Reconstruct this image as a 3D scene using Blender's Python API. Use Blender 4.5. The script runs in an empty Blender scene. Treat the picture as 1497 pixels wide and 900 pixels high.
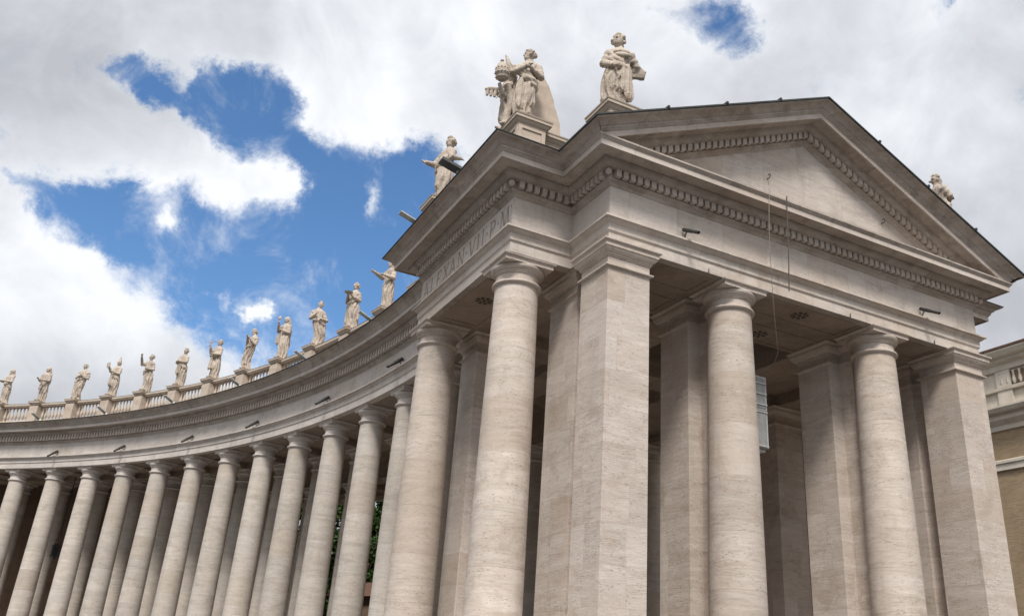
import bpy, bmesh, math, random
from math import sin, cos, pi, radians, hypot
from mathutils import Vector, Matrix, noise

random.seed(7)
S = bpy.context.scene
COL = S.collection
R_ = radians

# ------------------------------------------------------------------ camera
SEEDX = 8.8
EYE = Vector((-11.80744, -18.98183, 1.2))
CR = [[0.8898610, -0.4508135, 0.0701038], [0.2358187, 0.3229520, -0.9165651], [0.3905597, 0.8321473, 0.3936926]]
cam = bpy.data.cameras.new('camera')
co = bpy.data.objects.new('camera', cam); COL.objects.link(co)
co.matrix_world = Matrix(((CR[0][0], -CR[1][0], -CR[2][0], EYE.x),
                          (CR[0][1], -CR[1][1], -CR[2][1], EYE.y),
                          (CR[0][2], -CR[1][2], -CR[2][2], EYE.z), (0, 0, 0, 1)))
cam.sensor_width = 36; cam.sensor_fit = 'HORIZONTAL'
cam.lens = 1275.785 / 1497 * 36
cam.clip_start = .1; cam.clip_end = 3000
S.camera = co

def ray(x, y):                                       # direction of a photo pixel, used for placing cloud banks
    v = [(x - 748.5) / 1275.785, (y - 450) / 1275.785, 1]
    return Vector([sum(CR[k][i] * v[k] for k in range(3)) for i in range(3)]).normalized()

# ------------------------------------------------------------------ sky and sun
SUN_EL, SUN_AZ = R_(52), R_(212)                     # azimuth clockwise from +Y
W = bpy.data.worlds.new('World'); S.world = W; W.use_nodes = True
nt = W.node_tree; nt.nodes.clear(); N = nt.nodes.new; LK = nt.links.new
def wmath(op, a, b=None, c=None, clamp=False):
    n = N('ShaderNodeMath'); n.operation = op; n.use_clamp = clamp
    for i, v in enumerate((a, b, c)):
        if v is None: continue
        if isinstance(v, (int, float)): n.inputs[i].default_value = v
        else: LK(v, n.inputs[i])
    return n.outputs[0]
out = N('ShaderNodeOutputWorld'); sky = N('ShaderNodeTexSky'); sky.sky_type = 'NISHITA'
sky.sun_disc = False; sky.sun_elevation = SUN_EL; sky.sun_rotation = SUN_AZ
sky.air_density = 1.0; sky.dust_density = .6; sky.ozone_density = 3.0
bsky = N('ShaderNodeBackground'); bsky.inputs[1].default_value = .14
hs = N('ShaderNodeHueSaturation'); hs.inputs['Saturation'].default_value = 1.16; hs.inputs['Value'].default_value = 1.0
LK(sky.outputs[0], hs.inputs['Color']); LK(hs.outputs[0], bsky.inputs[0])
tc = N('ShaderNodeTexCoord'); DIR = tc.outputs['Generated']
# the gaps in the cloud cover: (photo direction x, y, angular size, weight)
GAPS = [(170,104,12,.7),(190,108,13,.9),(200,122,12,1.2),(212,140,13,1.2),(232,146,12,1.1),(254,158,10,.9),(265,168,8,.6),(240,118,10,.4),(300,100,12,.8),(305,125,14,1.1),(330,118,16,1.2),(425,235,22,1.4),(410,225,22,1.3),(440,250,20,1.2),(285,118,10,.7),(275,150,10,.5),(300,160,14,.9),(360,125,18,1.3),(392,130,20,1.5),(405,155,22,1.5),
        (325,150,22,1.5),(355,165,26,1.6),(385,180,26,1.6),(325,185,20,1.4),(350,205,22,1.4),(390,215,26,1.5),(425,222,22,1.3),(445,212,14,.8),(455,245,26,1.5),(495,258,28,1.5),(530,275,30,1.5),(570,285,30,1.5),(605,285,28,1.3),(635,285,24,1.1),
        (475,290,30,1.5),(515,310,34,1.5),(565,330,34,1.5),(610,330,34,1.5),(455,330,34,1.5),(405,342,28,1.5),(355,338,28,1.4),(300,335,27,1.3),(250,322,24,1.2),(205,318,22,1.2),(160,312,20,1.2),(120,300,17,1.1),(85,285,14,1),(50,270,13,.9),(15,258,12,.8),
        (130,335,20,1.1),(165,350,22,1.0),(220,362,24,1.1),(265,378,26,1.2),(310,395,28,1.4),(360,405,30,1.5),(410,400,32,1.5),(460,390,34,1.5),(520,380,36,1.5),(570,385,36,1.5),(385,440,26,1.4),(430,440,30,1.5),(480,440,32,1.5),(530,440,32,1.5),(590,430,34,1.4),
        (330,435,24,1.1),(290,425,20,.9),(420,480,26,1.1),(470,490,26,1.2),(600,240,18,.9),(640,262,20,1),(560,250,20,1),(640,330,40,1.5),(560,440,40,1.5),(500,470,36,1.4),(620,400,40,1.5),(90,330,20,1.2),(100,310,20,1.3),(140,320,24,1.5),(180,335,26,1.5),(240,350,28,1.5),(200,370,22,1.1),(280,350,30,1.5),(70,300,16,1),(300,460,20,.9),(350,470,20,.9),(400,500,26,1.1),(5,192,14,.9),(1050,10,20,.8),(1072,28,18,.9),(1088,48,16,.9),(1015,12,20,.55),(1040,40,22,.45),(985,25,16,.4),(1068,60,18,.45),(1385,0,9,.55),(255,400,26,.9),(290,440,30,1.1),(335,455,30,1.1),(380,480,26,.9),(230,385,24,.8),(620,260,16,.6),(560,250,30,.3)]
WISPS = [(252,312,10,.6),(372,464,11,.9),(383,461,7,.6),(555,292,10,.45),(548,310,8,.35),(140,385,12,.4),(190,396,12,.35),(330,443,8,.35),(425,268,12,.4),(60,345,26,.45),(110,375,22,.4),(230,405,20,.3),(300,215,18,.5),(400,262,22,.5),(425,285,16,.5),(345,262,24,.5)]
acc = None
mapn = N('ShaderNodeVectorMath'); mapn.operation = 'NORMALIZE'; LK(DIR, mapn.inputs[0])
# slightly warped direction so the gap outlines are ragged
nz0 = N('ShaderNodeTexNoise'); nz0.inputs['Scale'].default_value = 11; nz0.inputs['Detail'].default_value = 10; nz0.inputs['Roughness'].default_value = .68
mpb = N('ShaderNodeMapping'); mpb.inputs['Location'].default_value = (SEEDX, 3, 0); LK(mapn.outputs[0], mpb.inputs['Vector']); LK(mpb.outputs[0], nz0.inputs['Vector'])
sub = N('ShaderNodeVectorMath'); sub.operation = 'SUBTRACT'; LK(nz0.outputs['Color'], sub.inputs[0]); sub.inputs[1].default_value = (.5, .5, .5)
scl = N('ShaderNodeVectorMath'); scl.operation = 'SCALE'; LK(sub.outputs[0], scl.inputs[0]); scl.inputs['Scale'].default_value = .10
add = N('ShaderNodeVectorMath'); add.operation = 'ADD'; LK(mapn.outputs[0], add.inputs[0]); LK(scl.outputs[0], add.inputs[1])
nrm = N('ShaderNodeVectorMath'); nrm.operation = 'NORMALIZE'; LK(add.outputs[0], nrm.inputs[0])
def blobs(lst, vec):
    acc = None
    for gx, gy, gs, ga in lst:
        d = ray(gx, gy); dp = N('ShaderNodeVectorMath'); dp.operation = 'DOT_PRODUCT'
        LK(vec, dp.inputs[0]); dp.inputs[1].default_value = d
        s2 = (gs / 1275.785) ** 2
        e = wmath('EXPONENT', wmath('MULTIPLY_ADD', dp.outputs['Value'], 1 / s2, -1 / s2))
        acc = wmath('MULTIPLY', e, ga) if acc is None else wmath('MULTIPLY_ADD', e, ga, acc)
    return acc
pos = wmath('SUBTRACT', 1, wmath('EXPONENT', wmath('MULTIPLY', blobs(GAPS, nrm.outputs[0]), -1.35)))
acc = wmath('SUBTRACT', pos, blobs(WISPS, nrm.outputs[0]))
nz1 = N('ShaderNodeTexNoise'); nz1.inputs['Scale'].default_value = 11; nz1.inputs['Detail'].default_value = 12; nz1.inputs['Roughness'].default_value = .66; nz1.inputs['Distortion'].default_value = .4
mpa = N('ShaderNodeMapping'); mpa.inputs['Location'].default_value = (SEEDX, 0, 0); LK(mapn.outputs[0], mpa.inputs['Vector']); LK(mpa.outputs[0], nz1.inputs['Vector'])
blue = wmath('ADD', acc, wmath('MULTIPLY_ADD', nz1.outputs['Fac'], 1.9, -.93))
mr = N('ShaderNodeMapRange'); mr.interpolation_type = 'SMOOTHSTEP'; LK(blue, mr.inputs['Value'])
mr.inputs['From Min'].default_value = .22; mr.inputs['From Max'].default_value = 1.02
# brightness inside the clouds
nz2 = N('ShaderNodeTexNoise'); nz2.inputs['Scale'].default_value = 3.4; nz2.inputs['Detail'].default_value = 8; nz2.inputs['Roughness'].default_value = .55
nz2.inputs['Distortion'].default_value = .3
mp = N('ShaderNodeMapping'); mp.inputs['Location'].default_value = (1.3, .4, 2.2); LK(mapn.outputs[0], mp.inputs['Vector']); LK(mp.outputs[0], nz2.inputs['Vector'])
nz3 = N('ShaderNodeTexNoise'); nz3.inputs['Scale'].default_value = 10; nz3.inputs['Detail'].default_value = 9; nz3.inputs['Roughness'].default_value = .6; nz3.inputs['Distortion'].default_value = .6
LK(mp.outputs[0], nz3.inputs['Vector'])
shade = wmath('MULTIPLY_ADD', nz3.outputs['Fac'], .42, wmath('MULTIPLY_ADD', pos, .13, wmath('SUBTRACT', nz2.outputs['Fac'], .215)))
for gx, gy, gs, ga in [(50,90,130,-.12),(160,30,90,.05),(240,240,60,.05),(150,220,60,-.05),(330,270,40,.06),(230,230,60,.06),(640,60,130,.10),(860,40,110,.08),(1120,80,120,-.07),(1330,160,120,-.05),(560,190,80,.10),(90,420,110,.12),(240,480,120,.12),(380,270,60,.05),(1450,450,150,-.08)]:
    d = ray(gx, gy); dp = N('ShaderNodeVectorMath'); dp.operation = 'DOT_PRODUCT'
    LK(mapn.outputs[0], dp.inputs[0]); dp.inputs[1].default_value = d
    s2 = (gs / 1275.785) ** 2
    shade = wmath('MULTIPLY_ADD', wmath('EXPONENT', wmath('MULTIPLY_ADD', dp.outputs['Value'], 1 / s2, -1 / s2)), ga, shade)
ramp = N('ShaderNodeValToRGB'); LK(shade, ramp.inputs[0])
ramp.color_ramp.elements[0].position = .28; ramp.color_ramp.elements[0].color = (.44, .455, .49, 1)
ramp.color_ramp.elements[1].position = .70; ramp.color_ramp.elements[1].color = (.82, .84, .875, 1)
m_ = ramp.color_ramp.elements.new(.5); m_.color = (.62, .645, .685, 1)
bcl = N('ShaderNodeBackground'); LK(ramp.outputs[0], bcl.inputs[0])
dp = N('ShaderNodeVectorMath'); dp.operation = 'DOT_PRODUCT'; LK(mapn.outputs[0], dp.inputs[0])
dp.inputs[1].default_value = (sin(SUN_AZ)*cos(SUN_EL), cos(SUN_AZ)*cos(SUN_EL), sin(SUN_EL))   # cloud is brighter round the veiled sun
sxyz = N('ShaderNodeSeparateXYZ'); LK(mapn.outputs[0], sxyz.inputs[0])
hz = N('ShaderNodeMapRange'); hz.interpolation_type = 'SMOOTHSTEP'; LK(sxyz.outputs[2], hz.inputs['Value'])   # overcast skies dim towards the horizon
hz.inputs['From Min'].default_value = -.02; hz.inputs['From Max'].default_value = .34; hz.inputs['To Min'].default_value = .26; hz.inputs['To Max'].default_value = 1.0
LK(wmath('MULTIPLY', hz.outputs[0], wmath('MULTIPLY_ADD', wmath('EXPONENT', wmath('MULTIPLY_ADD', dp.outputs['Value'], 4.5, -4.5)), 1.3, 1.0)), bcl.inputs[1])
mix = N('ShaderNodeMixShader'); LK(mr.outputs[0], mix.inputs[0]); LK(bcl.outputs[0], mix.inputs[1]); LK(bsky.outputs[0], mix.inputs[2])
LK(mix.outputs[0], out.inputs[0])

sl = bpy.data.lights.new('sun', 'SUN'); so = bpy.data.objects.new('sun', sl); COL.objects.link(so)
sl.energy = 3.1; sl.angle = R_(13); sl.color = (1, .95, .88)
sd = Vector((sin(SUN_AZ) * cos(SUN_EL), cos(SUN_AZ) * cos(SUN_EL), sin(SUN_EL)))
so.rotation_euler = sd.to_track_quat('Z', 'Y').to_euler(); so.location = sd * 100
S.view_settings.view_transform = 'Standard'; S.view_settings.look = 'None'
S.view_settings.exposure = .26; S.view_settings.gamma = 1; S.view_settings.use_curve_mapping = False
S.render.engine = 'CYCLES'; S.cycles.use_denoising = True; S.cycles.max_bounces = 6

# ------------------------------------------------------------------ materials
MATS = {}
class NT:
    def __init__(s, name):
        s.m = bpy.data.materials.new(name); s.m.use_nodes = True; s.t = s.m.node_tree; s.t.nodes.clear()
        s.out = s.n('ShaderNodeOutputMaterial'); s.b = s.n('ShaderNodeBsdfPrincipled'); s.l(s.b.outputs[0], s.out.inputs[0])
        s.b.inputs['Roughness'].default_value = .85
        s.b.inputs['Specular IOR Level'].default_value = .25
    def n(s, k): return s.t.nodes.new(k)
    def l(s, a, b): s.t.links.new(a, b)
    def math(s, op, a, b=None, c=None, clamp=False):
        n = s.n('ShaderNodeMath'); n.operation = op; n.use_clamp = clamp
        for i, v in enumerate((a, b, c)):
            if v is None: continue
            if isinstance(v, (int, float)): n.inputs[i].default_value = v
            else: s.l(v, n.inputs[i])
        return n.outputs[0]
    def noise(s, vec, scale, detail=4, rough=.55, dist=0):
        n = s.n('ShaderNodeTexNoise'); n.inputs['Scale'].default_value = scale; n.inputs['Detail'].default_value = detail
        n.inputs['Roughness'].default_value = rough; n.inputs['Distortion'].default_value = dist
        s.l(vec, n.inputs['Vector']); return n.outputs['Fac']
    def mix(s, f, a, b, mode='MIX'):
        n = s.n('ShaderNodeMix'); n.data_type = 'RGBA'; n.blend_type = mode
        for i, v in ((0, f), (6, a), (7, b)):
            if isinstance(v, (int, float)): n.inputs[i].default_value = v
            elif isinstance(v, tuple): n.inputs[i].default_value = (*v, 1)
            else: s.l(v, n.inputs[i])
        return n.outputs[2]
    def mapr(s, v, a, b, c=0, d=1):
        n = s.n('ShaderNodeMapRange'); s.l(v, n.inputs[0])
        for i, x in enumerate((a, b, c, d)): n.inputs[i + 1].default_value = x
        return n.outputs[0]

RX, RY, RR, RC = -61.8266, 12.2711, 61.674, .86        # centre and radius of the curved wing

def travertine(name, base, dark, light, streak=1.0, blocks=None, soot=0., bump=.25, drum=0., sootcol=(.13, .105, .085)):
    """horizontally banded travertine with per-course tone, thin joints and soot"""
    t = NT(name)
    tcn = t.n('ShaderNodeTexCoord'); oi = t.n('ShaderNodeObjectInfo')
    geo = t.n('ShaderNodeNewGeometry')
    off = t.n('ShaderNodeVectorMath'); off.operation = 'SCALE'; off.inputs[0].default_value = (37, 53, 11); t.l(oi.outputs['Random'], off.inputs['Scale'])
    ad = t.n('ShaderNodeVectorMath'); ad.operation = 'ADD'; t.l(geo.outputs['Position'], ad.inputs[0]); t.l(off.outputs[0], ad.inputs[1])
    P = ad.outputs[0]
    sp = t.n('ShaderNodeSeparateXYZ'); t.l(geo.outputs['Position'], sp.inputs[0])
    def mapped(sx, sy, sz):
        m = t.n('ShaderNodeMapping'); m.inputs['Scale'].default_value = (sx, sy, sz); t.l(P, m.inputs['Vector']); return m.outputs[0]
    # blocks / drums: each stone is cut elsewhere from the bed, so the banding breaks at every joint
    joint = None; rnd_ = None
    if blocks or drum:
        if drum: hh, ww = drum, 50.
        else: ww, hh = blocks[1], blocks[2]
        if drum: u = t.math('ADD', sp.outputs[0], 17.)
        elif blocks[0] == 'ring': u = t.math('MULTIPLY', t.math('ARCTAN2', t.math('SUBTRACT', sp.outputs[1], RY), t.math('SUBTRACT', sp.outputs[0], RX)), RR)
        else: u = t.math('ADD', sp.outputs[0], sp.outputs[1])
        zz = t.math('DIVIDE', t.math('ADD', sp.outputs[2], t.math('MULTIPLY', oi.outputs['Random'], 7 if drum else 0)), hh)
        row = t.math('FLOOR', zz); fz = t.math('FRACT', zz)
        uu = t.math('DIVIDE', u, ww)
        uu = t.math('ADD', uu, t.math('MULTIPLY', t.math('SINE', t.math('MULTIPLY', row, 12.9898)), .43)) if not drum else uu
        coln = t.math('FLOOR', uu); fu = t.math('FRACT', uu)
        wn = t.n('ShaderNodeTexWhiteNoise'); wn.noise_dimensions = '3D'
        cb = t.n('ShaderNodeCombineXYZ'); t.l(row, cb.inputs[0]); t.l(coln, cb.inputs[1]); t.l(t.math('MULTIPLY', oi.outputs['Random'], 97.) if drum else row, cb.inputs[2]); t.l(cb.outputs[0], wn.inputs['Vector'])
        rnd_ = wn.outputs['Value']
        jz = t.math('LESS_THAN', fz, .011 / hh)
        joint = jz if drum else t.math('MAXIMUM', jz, t.math('LESS_THAN', fu, .010 / ww))
        sc_ = t.n('ShaderNodeVectorMath'); sc_.operation = 'SCALE'; t.l(wn.outputs['Color'], sc_.inputs[0]); sc_.inputs['Scale'].default_value = 40
        ad2 = t.n('ShaderNodeVectorMath'); ad2.operation = 'ADD'; t.l(P, ad2.inputs[0]); t.l(sc_.outputs[0], ad2.inputs[1]); PB = ad2.outputs[0]
        ctr_z = t.math('ADD', t.math('MULTIPLY', rnd_, .5), .0)
    else: PB = P
    def mb_(sx, sy, sz):
        m = t.n('ShaderNodeMapping'); m.inputs['Scale'].default_value = (sx, sy, sz); m.inputs['Rotation'].default_value = (.05, -.04, 0); t.l(PB, m.inputs['Vector']); return m.outputs[0]
    v1 = mb_(.55, .55, 3.0); v2 = mb_(1.7, 1.7, 15)
    s1 = t.noise(v1, 1.0, 6, .64, 1.0); s2 = t.noise(v2, 1.0, 6, .72, 1.6)
    big = t.noise(mapped(.35, .35, .5), 1.0, 3, .5)
    c = t.mix(t.mapr(s1, .34, .66), dark, light)
    c = t.mix(t.mapr(big, .3, .7, 0, .5), c, base)
    patch = t.mapr(t.noise(mb_(.8, .8, 1.6), 1.0, 3, .5), .35, .65, .25, 1.35)      # the bedding shows in some places only
    dev = t.math('MULTIPLY', t.mapr(s2, .28, .74, -.25 * streak, .12 * streak), patch)
    mm = t.n('ShaderNodeVectorMath'); mm.operation = 'SCALE'; t.l(c, mm.inputs[0]); t.l(t.math('ADD', dev, 1.0), mm.inputs['Scale']); c = mm.outputs[0]
    # open pits stretched along the bed
    pv = t.n('ShaderNodeTexVoronoi'); pv.inputs['Scale'].default_value = 1; t.l(mb_(6, 6, 24), pv.inputs['Vector'])
    pit = t.math('MULTIPLY', t.math('LESS_THAN', pv.outputs['Distance'], .24), t.mapr(t.noise(mb_(1.1, 1.1, 4.5), 1.0, 4, .6), .46, .54, 0, 1, ))
    pit = t.math('MINIMUM', t.math('MAXIMUM', pit, 0), 1)
    c = t.mix(t.math('MULTIPLY', pit, .55 * streak), c, (dark[0]*.42, dark[1]*.38, dark[2]*.34))
    # brown veins in some bands
    vein = t.math('MULTIPLY', t.mapr(t.noise(mb_(.8, .8, 8), 1, 7, .75, 1.6), .54, .70), t.mapr(t.noise(mapped(.45, .45, 1.3), 1.3, 3), .46, .60))
    c = t.mix(t.math('MULTIPLY', vein, .62 * streak), c, (dark[0] * .60, dark[1] * .53, dark[2] * .44))
    height = s2
    if joint is not None:
        tone = t.mapr(rnd_, 0, 1, .955, 1.045) if not drum else t.math('MULTIPLY', t.mapr(rnd_, 0, 1, .93, 1.06), t.mapr(oi.outputs['Random'], 0, 1, .92, 1.07))
        mm = t.n('ShaderNodeVectorMath'); mm.operation = 'SCALE'; t.l(c, mm.inputs[0]); t.l(t.math('MULTIPLY', tone, t.mapr(joint, 0, 1, 1, .62 if soot > .3 else .77)), mm.inputs['Scale']); c = mm.outputs[0]
        # now and then a browner or a replaced, paler stone
        br_ = t.math('GREATER_THAN', t.math('FRACT', t.math('MULTIPLY', rnd_, 7.31)), .84)
        c = t.mix(t.math('MULTIPLY', br_, .30), c, (dark[0]*.92, dark[1]*.86, dark[2]*.78))
        pl_ = t.math('LESS_THAN', t.math('FRACT', t.math('MULTIPLY', rnd_, 13.7)), .10)
        c = t.mix(t.math('MULTIPLY', pl_, .25), c, (light[0]*1.06, light[1]*1.08, light[2]*1.12))
    # brown water stains of their own shape
    stn = t.math('MULTIPLY', t.mapr(t.noise(mapped(.8, .8, .9), 1.0, 7, .70, .6), .55, .66), .34)
    c = t.mix(stn, c, (dark[0]*.66, dark[1]*.60, dark[2]*.52))
    if soot:
        # rain streaks and grey lichen, running down
        v = mapped(2.6, 2.6, .35); st = t.mapr(t.noise(v, 1.0, 5, .65, .3), .46, .72)
        blot = t.mapr(t.noise(mapped(.9, .9, .9), 1.0, 5, .6), .38, .66)
        c = t.mix(t.math('MULTIPLY', t.math('MULTIPLY', st, blot), soot), c, sootcol)
    grain = t.noise(P, 55, 2, .6)
    mm = t.n('ShaderNodeVectorMath'); mm.operation = 'SCALE'; t.l(c, mm.inputs[0]); t.l(t.mapr(grain, .25, .75, .93, 1.07), mm.inputs['Scale']); c = mm.outputs[0]
    t.l(c, t.b.inputs['Base Color'])
    bp = t.n('ShaderNodeBump'); bp.inputs['Strength'].default_value = bump; bp.inputs['Distance'].default_value = .03
    t.l(t.math('SUBTRACT', t.math('ADD', height, t.math('MULTIPLY', grain, .35)), t.math('MULTIPLY', pit, .8)), bp.inputs['Height']); t.l(bp.outputs[0], t.b.inputs['Normal'])
    MATS[name] = t.m; return t.m

def plain(name, col, rough=.6, metal=0, var=.15, scale=6):
    t = NT(name); g = t.n('ShaderNodeTexCoord')
    n1 = t.noise(g.outputs['Object'], scale, 5, .6)
    mm = t.n('ShaderNodeVectorMath'); mm.operation = 'SCALE'; mm.inputs[0].default_value = col; t.l(t.mapr(n1, .3, .7, 1 - var, 1 + var), mm.inputs['Scale'])
    t.l(mm.outputs[0], t.b.inputs['Base Color']); t.b.inputs['Roughness'].default_value = rough; t.b.inputs['Metallic'].default_value = metal
    MATS[name] = t.m; return t.m

M_shaft = travertine('travertine_column', (.535, .460, .400), (.445, .372, .312), (.60, .532, .474), 1.0, None, .18, .35, 1.55)
M_pier = travertine('travertine_pier', (.535, .460, .402), (.455, .38, .322), (.60, .532, .476), 1.0, ('box', 1.35, 1.02), .14, .35)
M_frieze = travertine('travertine_frieze', (.54, .475, .422), (.46, .398, .345), (.60, .54, .49), .8, ('box', 1.75, 1.37), .40, .2)
M_arch = travertine('travertine_architrave', (.54, .472, .415), (.46, .39, .332), (.60, .54, .482), .8, ('box', 2.3, 1.3), .40, .2)
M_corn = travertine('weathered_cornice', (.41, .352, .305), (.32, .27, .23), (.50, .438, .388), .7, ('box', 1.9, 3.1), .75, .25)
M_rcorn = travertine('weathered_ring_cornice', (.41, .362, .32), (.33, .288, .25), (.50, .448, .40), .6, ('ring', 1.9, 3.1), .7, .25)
M_rfr = travertine('ring_frieze', (.53, .48, .44), (.46, .41, .37), (.59, .54, .50), .5, ('ring', 2.2, 1.37), .4, .2)
M_dent = travertine('dentil_stone', (.52, .45, .395), (.44, .375, .32), (.58, .51, .455), .5, None, .35, .2)
M_rshaft = travertine('ring_travertine', (.51, .455, .40), (.43, .38, .325), (.57, .515, .465), .9, None, .22, .3, 1.35)
M_stat = travertine('cleaned_travertine', (.49, .412, .342), (.37, .305, .25), (.57, .495, .42), .5, None, .9, .6, sootcol=(.15, .122, .10))
M_ped = travertine('pedestal_travertine', (.50, .41, .335), (.43, .35, .28), (.56, .475, .395), .5, None, .2, .2)
M_ceil = travertine('dark_ceiling_stone', (.30, .235, .185), (.23, .18, .14), (.36, .29, .235), .6, ('box', 2.0, 2.0), .45, .2)  # darker and browner than the wall and shaft stone
M_lead = plain('lead_roofing', (.06, .065, .062), .6, .2, .3, 2)
M_vent = plain('vent_hole', (.075, .06, .048), .9)
M_cable = plain('dark_cable', (.09, .075, .065), .6)
M_cord = plain('pale_cord', (.30, .26, .22), .7)
M_dark = plain('dark_metal', (.06, .06, .058), .5, .4)
M_grey = plain('grey_metal', (.46, .47, .45), .5, .1)
M_spk = plain('speaker_grey', (.40, .40, .39), .5)
M_spk2 = plain('speaker_grille', (.24, .24, .235), .6)
M_white = plain('white_plastic', (.75, .75, .74), .4)
M_lens = plain('lens_glass', (.012, .012, .015), .12)
M_glass = plain('pane_glass', (.03, .035, .04), .08)
M_ochre = plain('ochre_brick', (.36, .225, .105), .9, 0, .18, 3)
M_wcream = plain('cream_trim', (.50, .45, .38), .85, 0, .12, 2)
M_brown = plain('brown_render', (.17, .115, .08), .9, 0, .25, 1)
M_orange = plain('orange_render', (.36, .17, .09), .9, 0, .15, 1)
M_tile = plain('roof_tile', (.11, .06, .042), .9, 0, .3, 5)
M_letter = plain('letter_shade_and_dirt', (.31, .26, .22), .9, 0, .25, 9)  # dark colour on raised strokes stands for shade and dirt in cut letters
M_leaf = plain('leaf', (.035, .07, .015), .7, 0, .6, .7)
M_bark = plain('bark', (.10, .075, .05), .9, 0, .3, 3)
M_iron = plain('wrought_iron', (.02, .02, .02), .6)

# ochre palace brick courses
def brickmat():
    t = NT('palace_brick'); g = t.n('ShaderNodeNewGeometry'); sp = t.n('ShaderNodeSeparateXYZ'); t.l(g.outputs['Position'], sp.inputs[0])
    cb = t.n('ShaderNodeCombineXYZ'); t.l(t.math('ADD', sp.outputs[0], sp.outputs[1]), cb.inputs[0]); t.l(sp.outputs[2], cb.inputs[1])
    br = t.n('ShaderNodeTexBrick'); t.l(cb.outputs[0], br.inputs['Vector']); br.inputs['Scale'].default_value = 1
    br.inputs['Brick Width'].default_value = .3; br.inputs['Row Height'].default_value = .085; br.inputs['Mortar Size'].default_value = .012
    br.inputs['Color1'].default_value = (.33, .235, .135, 1); br.inputs['Color2'].default_value = (.25, .175, .10, 1); br.inputs['Mortar'].default_value = (.30, .245, .18, 1)
    nz = t.noise(g.outputs['Position'], .7, 5, .6)
    mm = t.n('ShaderNodeVectorMath'); mm.operation = 'SCALE'; t.l(br.outputs['Color'], mm.inputs[0]); t.l(t.mapr(nz, .3, .7, .85, 1.12), mm.inputs['Scale'])
    t.l(mm.outputs[0], t.b.inputs['Base Color']); return t.m
M_brick = brickmat()
def cobble():
    t = NT('plaza_cobble'); g = t.n('ShaderNodeNewGeometry')
    v = t.n('ShaderNodeTexVoronoi'); v.inputs['Scale'].default_value = 8; t.l(g.outputs['Position'], v.inputs['Vector'])
    c = t.mix(t.mapr(v.outputs['Distance'], .0, .6), (.17, .165, .16), (.07, .068, .066))
    t.l(c, t.b.inputs['Base Color']); return t.m
M_ground = cobble()

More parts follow.
